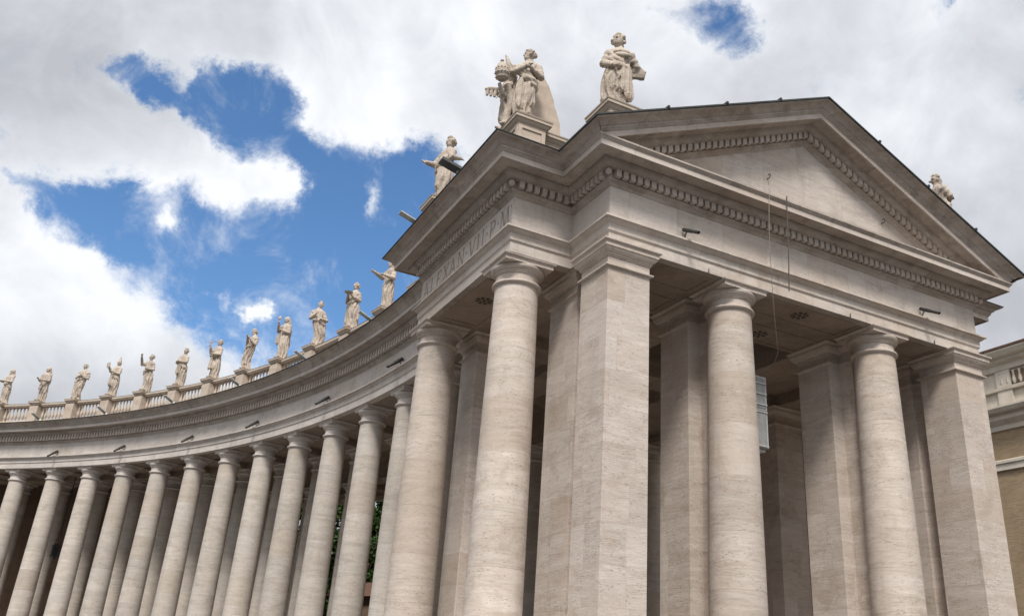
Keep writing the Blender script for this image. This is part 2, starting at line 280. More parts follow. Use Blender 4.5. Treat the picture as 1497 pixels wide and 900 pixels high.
# ------------------------------------------------------------------ mesh helpers
class MB:
    def __init__(s): s.v = []; s.f = []
    def add(s, vs, fs):
        o = len(s.v); s.v += [tuple(v) for v in vs]; s.f += [tuple(i + o for i in f) for f in fs]; return s
    def box(s, x0, y0, z0, x1, y1, z1):
        return s.add([(x0,y0,z0),(x1,y0,z0),(x1,y1,z0),(x0,y1,z0),(x0,y0,z1),(x1,y0,z1),(x1,y1,z1),(x0,y1,z1)],
                     [(0,3,2,1),(4,5,6,7),(0,1,5,4),(1,2,6,5),(2,3,7,6),(3,0,4,7)])
    def obox(s, c, ex, ey, ez):
        """box from centre and three half-axis vectors"""
        c = Vector(c); ex = Vector(ex); ey = Vector(ey); ez = Vector(ez)
        vs = [c + a * ex + b * ey + d * ez for d in (-1, 1) for a, b in ((-1,-1),(1,-1),(1,1),(-1,1))]
        return s.add(vs, [(0,3,2,1),(4,5,6,7),(0,1,5,4),(1,2,6,5),(2,3,7,6),(3,0,4,7)])
    def lathe(s, prof, n=48, cx=0, cy=0, close=True):
        vs = [(cx + r * cos(2*pi*k/n), cy + r * sin(2*pi*k/n), z) for r, z in prof for k in range(n)]
        fs = [(i*n + k, i*n + (k+1) % n, (i+1)*n + (k+1) % n, (i+1)*n + k) for i in range(len(prof)-1) for k in range(n)]
        if close: fs += [tuple(range(n))[::-1], tuple((len(prof)-1)*n + k for k in range(n))]
        return s.add(vs, fs)
    def tube(s, pts, rad, n=10, cap=True):
        pts = [Vector(p) for p in pts]
        if not isinstance(rad, (list, tuple)): rad = [rad] * len(pts)
        vs = []
        up = None
        for i, p in enumerate(pts):
            d = (pts[min(i+1, len(pts)-1)] - pts[max(i-1, 0)]).normalized()
            if up is None: up = Vector((0,0,1)) if abs(d.z) < .9 else Vector((1,0,0))
            a = d.cross(up).normalized(); b = a.cross(d).normalized(); up = b
            for k in range(n):
                t = 2*pi*k/n; vs.append(p + (a*cos(t) + b*sin(t)) * rad[i])
        fs = [(i*n+k, i*n+(k+1)%n, (i+1)*n+(k+1)%n, (i+1)*n+k) for i in range(len(pts)-1) for k in range(n)]
        if cap: fs += [tuple(range(n))[::-1], tuple((len(pts)-1)*n + k for k in range(n))]
        return s.add(vs, fs)
    def ball(s, c, r, n=10, m=8, rot=None):
        if not isinstance(r, (tuple, list)): r = (r, r, r)
        c = Vector(c); vs = [Vector((0, 0, -r[2]))]
        for i in range(1, m):
            a = -pi/2 + pi*i/m
            for k in range(n): vs.append(Vector((r[0]*cos(a)*cos(2*pi*k/n), r[1]*cos(a)*sin(2*pi*k/n), r[2]*sin(a))))
        vs.append(Vector((0, 0, r[2])))
        if rot is not None: vs = [rot @ v for v in vs]
        fs = [(0, 1+(k+1)%n, 1+k) for k in range(n)]
        for i in range(m-2): fs += [(1+i*n+k, 1+i*n+(k+1)%n, 1+(i+1)*n+(k+1)%n, 1+(i+1)*n+k) for k in range(n)]
        L = 1+(m-2)*n; fs += [(L+k, L+(k+1)%n, L+n) for k in range(n)]
        return s.add([c + v for v in vs], fs)
    def prism(s, poly, z0, z1):
        n = len(poly)
        return s.add([(x, y, z0) for x, y in poly] + [(x, y, z1) for x, y in poly],
                     [tuple(range(n))[::-1], tuple(range(n, 2*n))] + [(i, (i+1)%n, n+(i+1)%n, n+i) for i in range(n)])
    def build(s, name, mat, parent=None, sharp=32, loc=None):
        me = bpy.data.meshes.new(name); me.from_pydata(s.v, [], s.f)
        bm = bmesh.new(); bm.from_mesh(me); bmesh.ops.recalc_face_normals(bm, faces=bm.faces[:]); bm.to_mesh(me); bm.free()
        if sharp:
            me.polygons.foreach_set('use_smooth', [True] * len(me.polygons)); me.set_sharp_from_angle(angle=R_(sharp))
        me.materials.append(mat)
        o = bpy.data.objects.new(name, me); COL.objects.link(o)
        if parent: o.parent = parent
        if loc: o.location = loc
        return o

def tag(o, label=None, cat=None, group=None, kind=None):
    if label: o['label'] = label
    if cat: o['category'] = cat
    if group: o['group'] = group
    if kind: o['kind'] = kind
    return o
def empty(name, loc=(0,0,0), rz=0, **k):
    o = bpy.data.objects.new(name, None); COL.objects.link(o); o.location = loc; o.rotation_euler = (0,0,rz); o.empty_display_size = .3
    return tag(o, **k)
def copy_tree(o, parent=None):
    c = o.copy(); COL.objects.link(c); c.parent = parent
    for ch in list(o.children): copy_tree(ch, c)
    return c

def sweep(mb, path, prof, closed=False, skip=(), zf=None):
    """sweep (p, z) along a plan path; outside lies on the right of the direction; mitred corners"""
    n = len(path); P = [Vector(p) for p in path]
    offs = []
    for i in range(n):
        def nor(a, b): d = (P[b] - P[a]).normalized(); return Vector((d.y, -d.x))
        if closed: n1 = nor(i-1, i); n2 = nor(i, (i+1) % n)
        else:
            n1 = nor(max(i-1, 0), max(i-1, 0)+1); n2 = nor(min(i, n-2), min(i, n-2)+1)
        b = n1 + n2; offs.append(b / (1 + n1.dot(n2)))
    m = len(prof); vs = []
    for i in range(n):
        for p, z in prof: vs.append((P[i].x + offs[i].x*p, P[i].y + offs[i].y*p, z))
    fs = []
    for i in range(n if closed else n-1):
        if i in skip: continue
        j = (i+1) % n
        for k in range(m-1): fs.append((i*m+k, i*m+k+1, j*m+k+1, j*m+k))
    mb.add(vs, fs); return mb

# ------------------------------------------------------------------ dimensions (metres)
WD = 15.65; A2 = 2.1; A1 = 2.16; A3 = 9.8; A2R = 1.75
HT = 13.0
LEFTP = [(.6, A3), (-A2, A3), (-A2, A1), (0, A1), (0, 0), (WD, 0), (WD, A1), (WD+A2R, A1), (WD+A2R, A3), (WD-.6, A3)]
prof_arch = [(-.35, 13.0), (0, 13.0), (0, 13.33), (.02, 13.35), (.035, 13.375), (.05, 13.385), (.05, 13.40), (.05, 13.60), (.065, 13.615), (.10, 13.635), (.15, 13.68), (.175, 13.715), (.20, 13.725), (.234, 13.73), (.234, 13.79), (.0, 13.83), (-.3, 13.84)]
prof_frieze = [(-.3, 13.832), (0, 13.832), (0, 14.86), (-.3, 14.862)]
prof_bed = [(-.3, 14.864), (.015, 14.865), (.03, 14.90), (.07, 14.955), (.13, 14.995), (.16, 15.01), (.16, 15.05), (.11, 15.052), (.11, 15.30), (.33, 15.302), (.33, 15.33), (.37, 15.35), (.42, 15.39), (.46, 15.45), (.475, 15.50), (.50, 15.50), (.50, 15.525), (.86, 15.525), (.86, 15.505), (.92, 15.505), (.92, 15.68), (.94, 15.69), (.945, 15.705), (.975, 15.735), (.985, 15.765), (1.01, 15.775), (1.01, 15.83)]
prof_corona = [(.862, 15.502), (.923, 15.502), (.923, 15.682), (.90, 15.683)]
prof_top = [(-.2, 15.83), (1.01, 15.83), (1.03, 15.85), (1.065, 15.865), (1.10, 15.90), (1.14, 15.955), (1.19, 15.995), (1.24, 16.01), (1.27, 16.02), (1.31, 16.022), (1.31, 16.07), (-.2, 16.12)]
SL = .463; MIDX = WD/2; KA = SL * (MIDX + 1.31)
def rakez(x, zz): return zz + KA - SL * abs(x - MIDX)

# ------------------------------------------------------------------ structure: ground
g = MB(); g.add([(-1500,-1500,-.5),(1500,-1500,-.5),(1500,1500,-.5),(-1500,1500,-.5)], [(0,1,2,3)])
tag(g.build('ground', M_ground, sharp=0), kind='structure')

# ------------------------------------------------------------------ the pavilion with pediment
pav = empty('portico_pavilion', (0,0,0), label='temple fronted stone pavilion with triangular pediment at the right end of the colonnade', cat='building')

sweep(MB(), LEFTP, prof_arch).build('architrave', M_arch, pav, 25)
fr = sweep(MB(), LEFTP, prof_frieze).build('frieze', M_frieze, pav, 25)
cor = MB(); sweep(cor, LEFTP, prof_bed)
sweep(cor, LEFTP, prof_top, skip=(4,))
sweep(cor, [(0,.8),(0,0),(WD,0),(WD,.8)], [(1.01,15.83),(1.01,15.832),(-.1,15.86)], skip=(0,2))
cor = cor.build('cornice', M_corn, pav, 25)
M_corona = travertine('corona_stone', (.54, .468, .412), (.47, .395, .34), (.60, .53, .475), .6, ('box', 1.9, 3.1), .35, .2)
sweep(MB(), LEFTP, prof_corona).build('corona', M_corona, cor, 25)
# lead flashing on the cornice lips
for pth in (LEFTP[:5], LEFTP[5:]): sweep(MB(), pth, [(1.34,16.055),(1.35,16.085),(-.3,16.14)]).build('flashing', M_lead, cor, 25)
# dentils, one at a time round the plan
def dentil_run(mb, a, b, nrm, z0=15.075, z1=15.302, p0=.10, p1=.30, pitch=.249, w=.165, first=.0, zf=None):
    a = Vector(a); b = Vector(b); d = b - a; L = d.length; d.normalize(); nrm = Vector(nrm)
    n = max(1, round((L - w) / pitch)); pt = (L - w) / n
    for i in range(n + 1):
        c = a + d * (w/2 + i * pt)
        q = c + nrm * ((p0 + p1) / 2)
        mb.obox((q.x, q.y, (z0+z1)/2), (d.x*w/2, d.y*w/2, 0), (nrm.x*(p1-p0)/2, nrm.y*(p1-p0)/2, 0), (0,0,(z1-z0)/2))
q_ = .30
for a_, b_, n_ in (((-A2, A3), (-A2, A1-q_+.33), (-1,0)), ((-A2-q_+.33, A1), (-q_-.02, A1), (0,-1)), ((0, A1-q_-.02), (0, -q_+.33), (-1,0)), ((-q_+.33, 0), (WD+q_-.33, 0), (0,-1)),
                   ((WD, 0), (WD, A1-q_), (1,0)), ((WD+q_, A1), (WD+A2R, A1), (0,-1)), ((WD+A2R, A1), (WD+A2R, A3), (1,0))):
    den = MB(); dentil_run(den, a_, b_, n_); den.build('dentil_course', M_dent, cor, 25)
for cx_, cy_ in ((-A2-.20, A1-.20), (-.20, -.20), (WD+.20, -.20)):
    MB().lathe([(0.001,15.09),(.05,15.10),(.09,15.14),(.10,15.20),(.085,15.25),(.05,15.285),(.04,15.30)], 16, cx_, cy_).build('corner_pine_cone', M_dent, cor, 25)

# inscription on the side frieze: ALEXAN.VII.P.M.
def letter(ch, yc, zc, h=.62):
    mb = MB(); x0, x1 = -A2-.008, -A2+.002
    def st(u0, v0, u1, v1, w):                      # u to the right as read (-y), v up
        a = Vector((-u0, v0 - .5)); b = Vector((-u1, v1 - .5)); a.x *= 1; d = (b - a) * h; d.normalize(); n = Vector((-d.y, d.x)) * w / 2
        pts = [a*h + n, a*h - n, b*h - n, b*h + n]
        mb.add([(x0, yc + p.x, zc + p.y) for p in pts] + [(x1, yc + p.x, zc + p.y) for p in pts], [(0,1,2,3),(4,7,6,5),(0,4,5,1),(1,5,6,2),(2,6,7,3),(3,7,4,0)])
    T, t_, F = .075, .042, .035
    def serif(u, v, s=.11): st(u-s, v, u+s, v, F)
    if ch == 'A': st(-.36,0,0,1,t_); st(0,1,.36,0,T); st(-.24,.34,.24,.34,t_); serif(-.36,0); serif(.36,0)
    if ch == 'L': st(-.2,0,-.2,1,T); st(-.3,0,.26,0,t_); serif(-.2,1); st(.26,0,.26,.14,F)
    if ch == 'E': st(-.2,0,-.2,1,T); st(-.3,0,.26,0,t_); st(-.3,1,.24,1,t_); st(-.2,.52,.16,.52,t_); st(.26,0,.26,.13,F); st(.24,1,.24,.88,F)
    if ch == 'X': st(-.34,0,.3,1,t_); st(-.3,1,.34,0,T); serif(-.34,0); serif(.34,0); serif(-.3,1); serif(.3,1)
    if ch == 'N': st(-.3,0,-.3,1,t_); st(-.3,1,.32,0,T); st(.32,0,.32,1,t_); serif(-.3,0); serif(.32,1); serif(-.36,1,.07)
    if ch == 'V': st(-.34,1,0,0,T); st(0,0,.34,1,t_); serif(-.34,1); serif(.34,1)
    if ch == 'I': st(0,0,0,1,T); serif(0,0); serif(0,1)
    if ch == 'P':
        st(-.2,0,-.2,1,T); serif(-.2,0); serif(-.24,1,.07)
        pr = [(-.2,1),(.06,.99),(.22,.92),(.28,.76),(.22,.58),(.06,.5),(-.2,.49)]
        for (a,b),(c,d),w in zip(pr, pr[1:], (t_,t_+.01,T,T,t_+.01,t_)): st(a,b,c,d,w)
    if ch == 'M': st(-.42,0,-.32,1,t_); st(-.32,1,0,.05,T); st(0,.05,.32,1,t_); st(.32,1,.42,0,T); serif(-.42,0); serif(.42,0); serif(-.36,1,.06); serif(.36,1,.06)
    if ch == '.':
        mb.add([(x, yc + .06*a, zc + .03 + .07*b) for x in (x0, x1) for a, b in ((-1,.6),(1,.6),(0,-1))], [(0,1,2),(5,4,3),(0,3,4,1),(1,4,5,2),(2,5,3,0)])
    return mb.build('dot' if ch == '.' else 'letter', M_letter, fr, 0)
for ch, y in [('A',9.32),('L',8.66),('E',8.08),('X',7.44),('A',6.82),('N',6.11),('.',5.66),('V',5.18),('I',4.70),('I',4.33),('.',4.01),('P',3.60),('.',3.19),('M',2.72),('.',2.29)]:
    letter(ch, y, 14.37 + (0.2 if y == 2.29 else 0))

# pediment
def clipped(mb, zmin):
    bm = bmesh.new(); vs = [bm.verts.new(v) for v in mb.v]
    for f in mb.f:
        try: bm.faces.new([vs[i] for i in f])
        except ValueError: pass
    bmesh.ops.bisect_plane(bm, geom=bm.verts[:] + bm.edges[:] + bm.faces[:], plane_co=(0,0,zmin), plane_no=(0,0,1), clear_inner=True)
    out_ = MB(); bm.verts.index_update(); out_.v = [tuple(v.co) for v in bm.verts]; out_.f = [tuple(v.index for v in f.verts) for f in bm.faces]; bm.free(); return out_
ty = MB(); xs = 1.0
ty.add([(0.2,.004,15.84),(WD-.2,.004,15.84),(MIDX,.004,rakez(MIDX,14.95)),(0.2,.5,15.84),(WD-.2,.5,15.84),(MIDX,.5,rakez(MIDX,14.95))],[(0,1,2),(5,4,3),(0,2,5,3),(1,4,5,2)])
tym = ty.build('tympanum', M_frieze, pav, 0)
rk = MB(); full = [(p, z) for p, z in prof_bed if z >= 14.86] + prof_top[2:-1]
m = len(full); vs = []
for xk in range(3):
    for p, z in full:
        x = (-p, MIDX, WD + p)[xk]; vs.append((x, -p + .006, rakez(x, z)))
rk.add(vs, [(i*m+k, i*m+k+1, (i+1)*m+k+1, (i+1)*m+k) for i in range(2) for k in range(m-1)])
rko = clipped(rk, 15.833).build('raking_cornice', M_corn, tym, 25)
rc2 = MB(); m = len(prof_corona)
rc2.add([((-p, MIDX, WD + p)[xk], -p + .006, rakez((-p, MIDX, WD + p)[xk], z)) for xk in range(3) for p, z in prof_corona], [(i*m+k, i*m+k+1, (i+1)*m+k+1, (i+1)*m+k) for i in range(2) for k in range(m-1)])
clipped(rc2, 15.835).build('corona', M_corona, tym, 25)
rd = MB(); pitch = .249; n_ = int((MIDX) / pitch)
for s_ in (-1, 1):
    for i in range(n_):
        xc = MIDX + s_ * (.125 + i * pitch); w = .165
        if rakez(xc, 15.302) < 15.9: continue
        x0, x1 = xc - w/2, xc + w/2
        vv = [(x, y, rakez(x, z)) for z in (15.075, 15.304) for x, y in ((x0,-.294),(x1,-.294),(x1,-.10),(x0,-.10))]
        rd.add(vv, [(0,3,2,1),(4,5,6,7),(0,1,5,4),(1,2,6,5),(2,3,7,6),(3,0,4,7)])
clipped(rd, 15.834).build('dentil_course', M_dent, tym, 25)
for x, z in ((6.1, 17.17), (11.35, 17.12)):
    MB().tube([(x,.0,z),(x,-.12,z+.0),(x,-.17,z+.07),(x,-.13,z+.14),(x,-.06,z+.12)], .017, 6).build('hook', M_dark, tym)
# roof: lead sheets over the gable, and the flat roof behind
rf = MB()
def gable(mb, y0, y1, dz0, dz1, ov):
    xs_ = (-1.31-ov, MIDX, WD+1.31+ov)
    vv = [(x, y, rakez(x, 16.07) + dz) for y in (y0, y1) for dz in (dz0, dz1) for x in xs_]
    mb.add(vv, [(0,1,4,3),(1,2,5,4),(6,9,10,7),(7,10,11,8),(0,6,7,1),(1,7,8,2),(3,4,10,9),(4,5,11,10),(0,3,9,6),(2,8,11,5)])
gable(rf, -1.36, 10.2, .004, .055, .05)
for i in (2, 4, 6):                                  # standing seams that end at the eaves as small knobs
    for s_ in (-1, 1):
        x = MIDX + s_ * i * 1.12; z = rakez(x, 16.125)
        rf.obox((x, 4.4, z + .02), (.035, 0, 0), (0, 5.8, 0), (0, 0, .04))
rf.build('roof', M_lead, pav, 0)
fl = MB(); fl.box(-A2+.25, A1+.25, 15.86, WD+A2R-.25, 10.6, 16.03); fl.box(.25, .6, 15.87, WD-.25, A1+.26, 16.04)
fl.build('flat_roof', M_lead, pav, 0)
# ceiling slabs (soffits) with sunk borders
ce = MB(); Z0, Z1 = 13.012, 13.82
ce.box(.03, .03, Z0, WD-.03, 3.6, Z1)
ce.box(-A2+.03, A1+.03, Z0, .03, A3-.03, Z1)
ce.box(.03, 3.6, Z0, 1.45, 10.3, Z1)
ce.box(1.45, 8.84, Z0, 14.25, 10.3, Z1)
ce.box(14.25, 3.6, Z0, WD-.03, 10.3, Z1); ce.box(WD-.03, A1+.03, Z0, WD+A2R-.03, A3-.03, Z1)
ce.box(4.4, 3.6, Z0, 5.87, 8.84, Z1); ce.box(10.46, 3.6, Z0, 11.93, 8.84, Z1)
ce.box(1.45, 3.6, 13.5, 4.4, 8.84, 13.8); ce.box(11.93, 3.6, 13.5, 14.25, 8.84, 13.8)
ce.box(5.87, 3.6, 13.83, 5.9, 8.84, 15.86); ce.box(10.43, 3.6, 13.83, 10.46, 8.84, 15.86); ce.box(5.87, 3.58, 13.83, 10.46, 3.6, 15.86); ce.box(5.87, 8.84, 13.83, 10.46, 8.86, 15.86)
def frame(mb, x0, y0, x1, y1, z, w=.09, d=.03):
    mb.box(x0, y0, z-d, x1, y0+w, z+.01); mb.box(x0, y1-w, z-d, x1, y1, z+.01); mb.box(x0, y0+w, z-d, x0+w, y1-w, z+.01); mb.box(x1-w, y0+w, z-d, x1, y1-w, z+.01)
for a, b in ((1.9, 3.95), (6.05, 10.2), (12.3, 13.9)):
    frame(ce, a, .28, b, 1.5, Z0); frame(ce, a, 2.2, b, 3.45, Z0)
frame(ce, -1.85, 4.3, -.3, 8.3, Z0)
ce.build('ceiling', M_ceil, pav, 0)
def rosette(x, y):
    v = MB()
    for k in range(8):
        a = 2*pi*k/8 + .2; d = Vector((cos(a), sin(a))); n = Vector((-d.y, d.x))
        p = [d*.12 - n*.03, d*.28 - n*.07, d*.31, d*.28 + n*.07, d*.12 + n*.03]
        v.add([(x+q.x, y+q.y, z) for z in (Z0-.008, Z0+.02) for q in p], [(0,1,2,3,4),(9,8,7,6,5)])
    v.lathe([(.001, Z0-.012), (.07, Z0-.012), (.07, Z0+.02)], 12, x, y)
    v.build('ceiling_vent', M_vent, pav, 0)
rosette(-1.15, 6.0); rosette(8.0, .85); rosette(8.05, 2.85)

# columns and piers
def prof_shaft(rt, rb, z0=.62, z1=12.22):
    pr = []
    for i in range(25):
        t = i / 24; e = rb - (rb - rt) * (t ** 1.7 if t > 0 else 0)
        pr.append((e, z0 + (z1 - z0) * t))
    return [(rb+.05, z0-.06), (rb+.05, z0-.01)] + pr
def make_column(parent, rt, rb, ab, ms, mc):
    sh = MB(); sh.lathe(prof_shaft(rt, rb), 56); s = sh.build('column', ms, parent, 40)
    c = MB(); r = rt
    c.lathe([(r, 12.18),(r+.06,12.20),(r+.095,12.235),(r+.10,12.265),(r+.085,12.295),(r+.03,12.31),(r+.005,12.33),(r,12.36),(r,12.55),(r+.035,12.555),(r+.035,12.59),(r+.06,12.595),(r+.06,12.63),(r+.10,12.655),(r+.145,12.70),(r+.165,12.75),(r+.165,12.79),(r+.15,12.81),(r+.1,12.812)], 56)
    a = ab
    sweep(c, [(-a,-a),(a,-a),(a,a),(-a,a)], [(-.3,12.81),(0,12.812),(0,12.91),(.02,12.93),(.06,12.95),(.07,12.965),(.07,12.996),(-.3,12.998)], closed=True)
    c.build('capital', mc, s, 35)
    b = MB(); q = rb + .22
    b.box(-q,-q,.0,q,q,.26); b.lathe([(q-.02,.262),(q+.0,.3),(q-.01,.42),(q-.06,.5),(rb+.08,.53),(rb+.08,.56)], 48)
    b.build('base', mc, s, 35)
    return s
col0 = make_column(pav, .665, .80, .81, M_shaft, M_pier)
places = [(-1.36, 3.05), (-1.36, 9.45), (5.0, .79), (11.22, .79), (WD+.95, 3.05), (WD+.95, 9.2)]
for i, (x, y) in enumerate(places):
    c = col0 if i == 0 else copy_tree(col0, pav)
    c.location = (x, y, 0); c.rotation_euler = (0, 0, (0, pi/2, pi, -pi/2, 0, pi)[i])
cap_prof = [(-.1,12.20),(.0,12.205),(.02,12.22),(.05,12.235),(.085,12.25),(.09,12.262),(.09,12.295),(.04,12.30),(.0,12.32),(.0,12.56),(.03,12.565),(.03,12.60),(.055,12.605),(.055,12.64),(.07,12.65),(.12,12.69),(.165,12.745),(.18,12.79),(.205,12.80),(.205,12.90),(.225,12.92),(.255,12.945),(.27,12.96),(.27,13.0),(-.1,13.003)]
base_prof = [(-.1,0),(.18,0),(.18,.26),(.16,.27),(.17,.34),(.14,.42),(.08,.46),(.08,.5),(.0,.56),(-.1,.56)]
def pier(poly):
    s = MB().prism(poly, .3, 12.3).build('pier', M_pier, pav, 0)
    sweep(MB(), poly, cap_prof, closed=True).build('capital', M_pier, s, 30)
    sweep(MB(), poly, base_prof, closed=True).build('base', M_pier, s, 30)
    return s
pier([(0,0),(1.42,0),(1.42,3.9),(.32,3.9),(.32,2.22),(.5,2.22),(.5,1.46),(0,1.46)])
pier([(14.25,0),(WD,0),(WD,3.9),(14.46,3.9),(14.46,2.05),(14.62,2.05),(14.62,1.46),(14.25,1.46)])
def core(x, w=1.47):
    pier([(x,2.1),(x+.5,2.1),(x+.5,1.5),(x+1.12,1.5),(x+1.12,2.1),(x+w,2.1),(x+w,3.55),(x,3.55)])
core(4.38); core(10.46)
for x in (0., 4.4, 10.46, 14.2): pier([(x,8.84),(x+1.45,8.84),(x+1.45,10.28),(x,10.28)])
# attic pedestals and parapet that carry the statues
ped_cap = [(-.2,-.36),(0,-.355),(.02,-.33),(.02,-.29),(.05,-.27),(.10,-.22),(.13,-.16),(.17,-.15),(.17,-.06),(.19,-.04),(.20,0),(-.2,.004)]
def pedestal(x0, y0, x1, y1, zt, zb=15.9, parent=pav, mat=M_ped, panel=True):
    mb = MB(); poly = [(x0,y0),(x1,y0),(x1,y1),(x0,y1)]
    mb.prism(poly, zb, zt-.34); sweep(mb, poly, [(p, zt+z) for p, z in ped_cap], closed=True)
    mb.prism([(x0-.1,y0-.1),(x1+.1,y0-.1),(x1+.1,y1+.1),(x0-.1,y1+.1)], zt-.1, zt-.002)
    if panel:
        w = .14
        for (ax, ay, bx, by, nx, ny) in ((x0,y0,x1,y0,0,-1),(x0,y1,x0,y0,-1,0)):
            a = Vector((ax, ay)); b = Vector((bx, by)); d = (b-a).normalized(); L = (b-a).length; n = Vector((nx, ny))
            def strip(u0, u1, z0, z1):
                c = a + d*((u0+u1)/2) + n*.018
                mb.obox((c.x, c.y, (z0+z1)/2), (d.x*(u1-u0)/2, d.y*(u1-u0)/2, 0), (n.x*.02, n.y*.02, 0), (0,0,(z1-z0)/2))
            strip(.0, w, zb, zt-.36); strip(L-w, L, zb, zt-.36); strip(w, L-w, zt-.36-w*.8, zt-.36)
    return mb.build('pedestal', mat, parent, 25)
pedestal(-1.9, 2.72, -.9, 4.6, 18.32)
pedestal(.2, .5, 1.24, 1.54, 18.30); pedestal(WD-.10, .5, WD+.94, 1.54, 18.12)
pedestal(-2.25, 9.2, -1.25, 10.1, 18.28)
pp = MB(); pp.box(-1.75, 4.6, 15.9, -1.05, 8.9, 17.1)
poly = [(-.9,3.15),(.95,3.15),(.95,4.2),(-.9,4.2)]; pp.prism(poly, 15.9, 17.95); sweep(pp, poly, [(p, 18.25+z) for p, z in ped_cap], closed=True)
pp.build('parapet', M_ped, pav, 25)
# steps
st = MB()
for i in range(3): st.box(-3.2-.35*(2-i), -1.2-.35*(2-i), -.5+i*.166, WD+3.2+.35*(2-i), 11, -.5+(i+1)*.166 - (.002 if i == 2 else 0))
st.build('steps', M_arch, pav, 0)

# ------------------------------------------------------------------ the curved wing
ring = empty('curved_colonnade', (RX, RY, 0), label='long curved stone colonnade of round columns sweeping away to the left of the pavilion', cat='colonnade')
def rp(r, t, z=0): return (r*cos(R_(t)), r*sin(R_(t)), z)          # local to the wing's centre
T0, T1 = -2.4, 58.
def rsweep(mb, prof, sgn=-1, R0=RR, t0=T0, t1=T1, step=.5):
    n = int(round((t1-t0)/step)); m = len(prof)
    vs = [rp(R0 + sgn*p, t0 + (t1-t0)*i/n, z) for i in range(n+1) for p, z in prof]
    mb.add(vs, [(i*m+k, i*m+k+1, (i+1)*m+k+1, (i+1)*m+k) for i in range(n) for k in range(m-1)]); return mb
WDT = 15.6; ROUT = RR + WDT
am = MB(); rsweep(am, prof_arch); rsweep(am, prof_arch, 1, ROUT); am.build('architrave', M_rfr, ring, 25)
prof_rfr = [(-.3, 13.832), (0, 13.832), (0, 14.72), (-.3, 14.722)]
prof_rbed = [(-.3, 14.724), (.015, 14.725), (.03, 14.75), (.07, 14.80), (.13, 14.84), (.16, 14.855), (.16, 14.90), (.08, 14.902)] + [(max(.08, p) if z < 15.301 else p, max(z, 14.903)) for p, z in prof_bed[8:]]
am = MB(); rsweep(am, prof_rfr); rsweep(am, prof_rfr, 1, ROUT); am.build('frieze', M_rfr, ring, 25)
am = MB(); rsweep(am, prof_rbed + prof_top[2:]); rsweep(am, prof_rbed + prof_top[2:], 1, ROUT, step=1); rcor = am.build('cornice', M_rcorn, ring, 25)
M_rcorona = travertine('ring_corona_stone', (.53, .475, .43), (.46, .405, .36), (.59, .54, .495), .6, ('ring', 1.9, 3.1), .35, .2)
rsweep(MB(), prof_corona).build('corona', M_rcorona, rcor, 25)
rsweep(MB(), [(1.345,16.05),(1.36,16.09),(-.3,16.15)]).build('flashing', M_lead, rcor, 25)
dn = MB(); nd = int(RR * R_(T1 - T0) / .29)
for i in range(nd):
    t = T0 + (T1-T0) * (i+.5) / nd; a = R_(t)
    dn.obox(rp(RR-.21, t, 15.115), (-sin(a)*.09, cos(a)*.09, 0), (cos(a)*.135, sin(a)*.135, 0), (0,0,.187))
dn.build('dentil_course', M_dent, rcor, 25)
# ceiling of the wing: beams over the rows, flat side aisles, barrel vault in the middle
rows = [RC, 4.9, 10.7, 14.75]
rc_ = MB()
rsweep(rc_, [(.36,13.011),(1.55,13.011),(1.55,13.4),(4.2,13.4),(4.2,13.011),(5.6,13.011),(5.6,13.9)] +
       [(7.8-2.2*cos(pi*k/10), 13.9+1.7*sin(pi*k/10)) for k in range(1, 10)] + [(10.0,13.9),(10.0,13.011),(11.4,13.011),(11.4,13.4),(14.05,13.4),(14.05,13.011),(15.25,13.011)], 1)
rsweep(rc_, [(-.5,15.93),(16.0,15.93)], 1)
COLT = [0.9, 4.58, 8.24, 11.89, 15.54, 19.08, 22.60, 26.08, 29.54, 32.93, 36.23, 39.57, 42.97, 46.4, 49.9, 53.4]
for t in COLT:
    a = R_(t)
    for r0, r1 in ((1.55, 4.2), (11.4, 14.05)):
        rc_.obox(rp(RR+(r0+r1)/2, t, 13.21), (cos(a)*(r1-r0)/2, sin(a)*(r1-r0)/2, 0), (-sin(a)*.6, cos(a)*.6, 0), (0,0,.195))
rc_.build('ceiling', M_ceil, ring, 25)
rc0 = make_column(ring, .575, .69, .70, M_rshaft, M_rfr)
first = True
for r in rows:
    for t in COLT:
        if r != rows[0] and t < 2: continue
        c = rc0 if first else copy_tree(rc0, ring)
        first = False
        c.location = rp(RR + r, t); c.rotation_euler = (0, 0, R_(t))
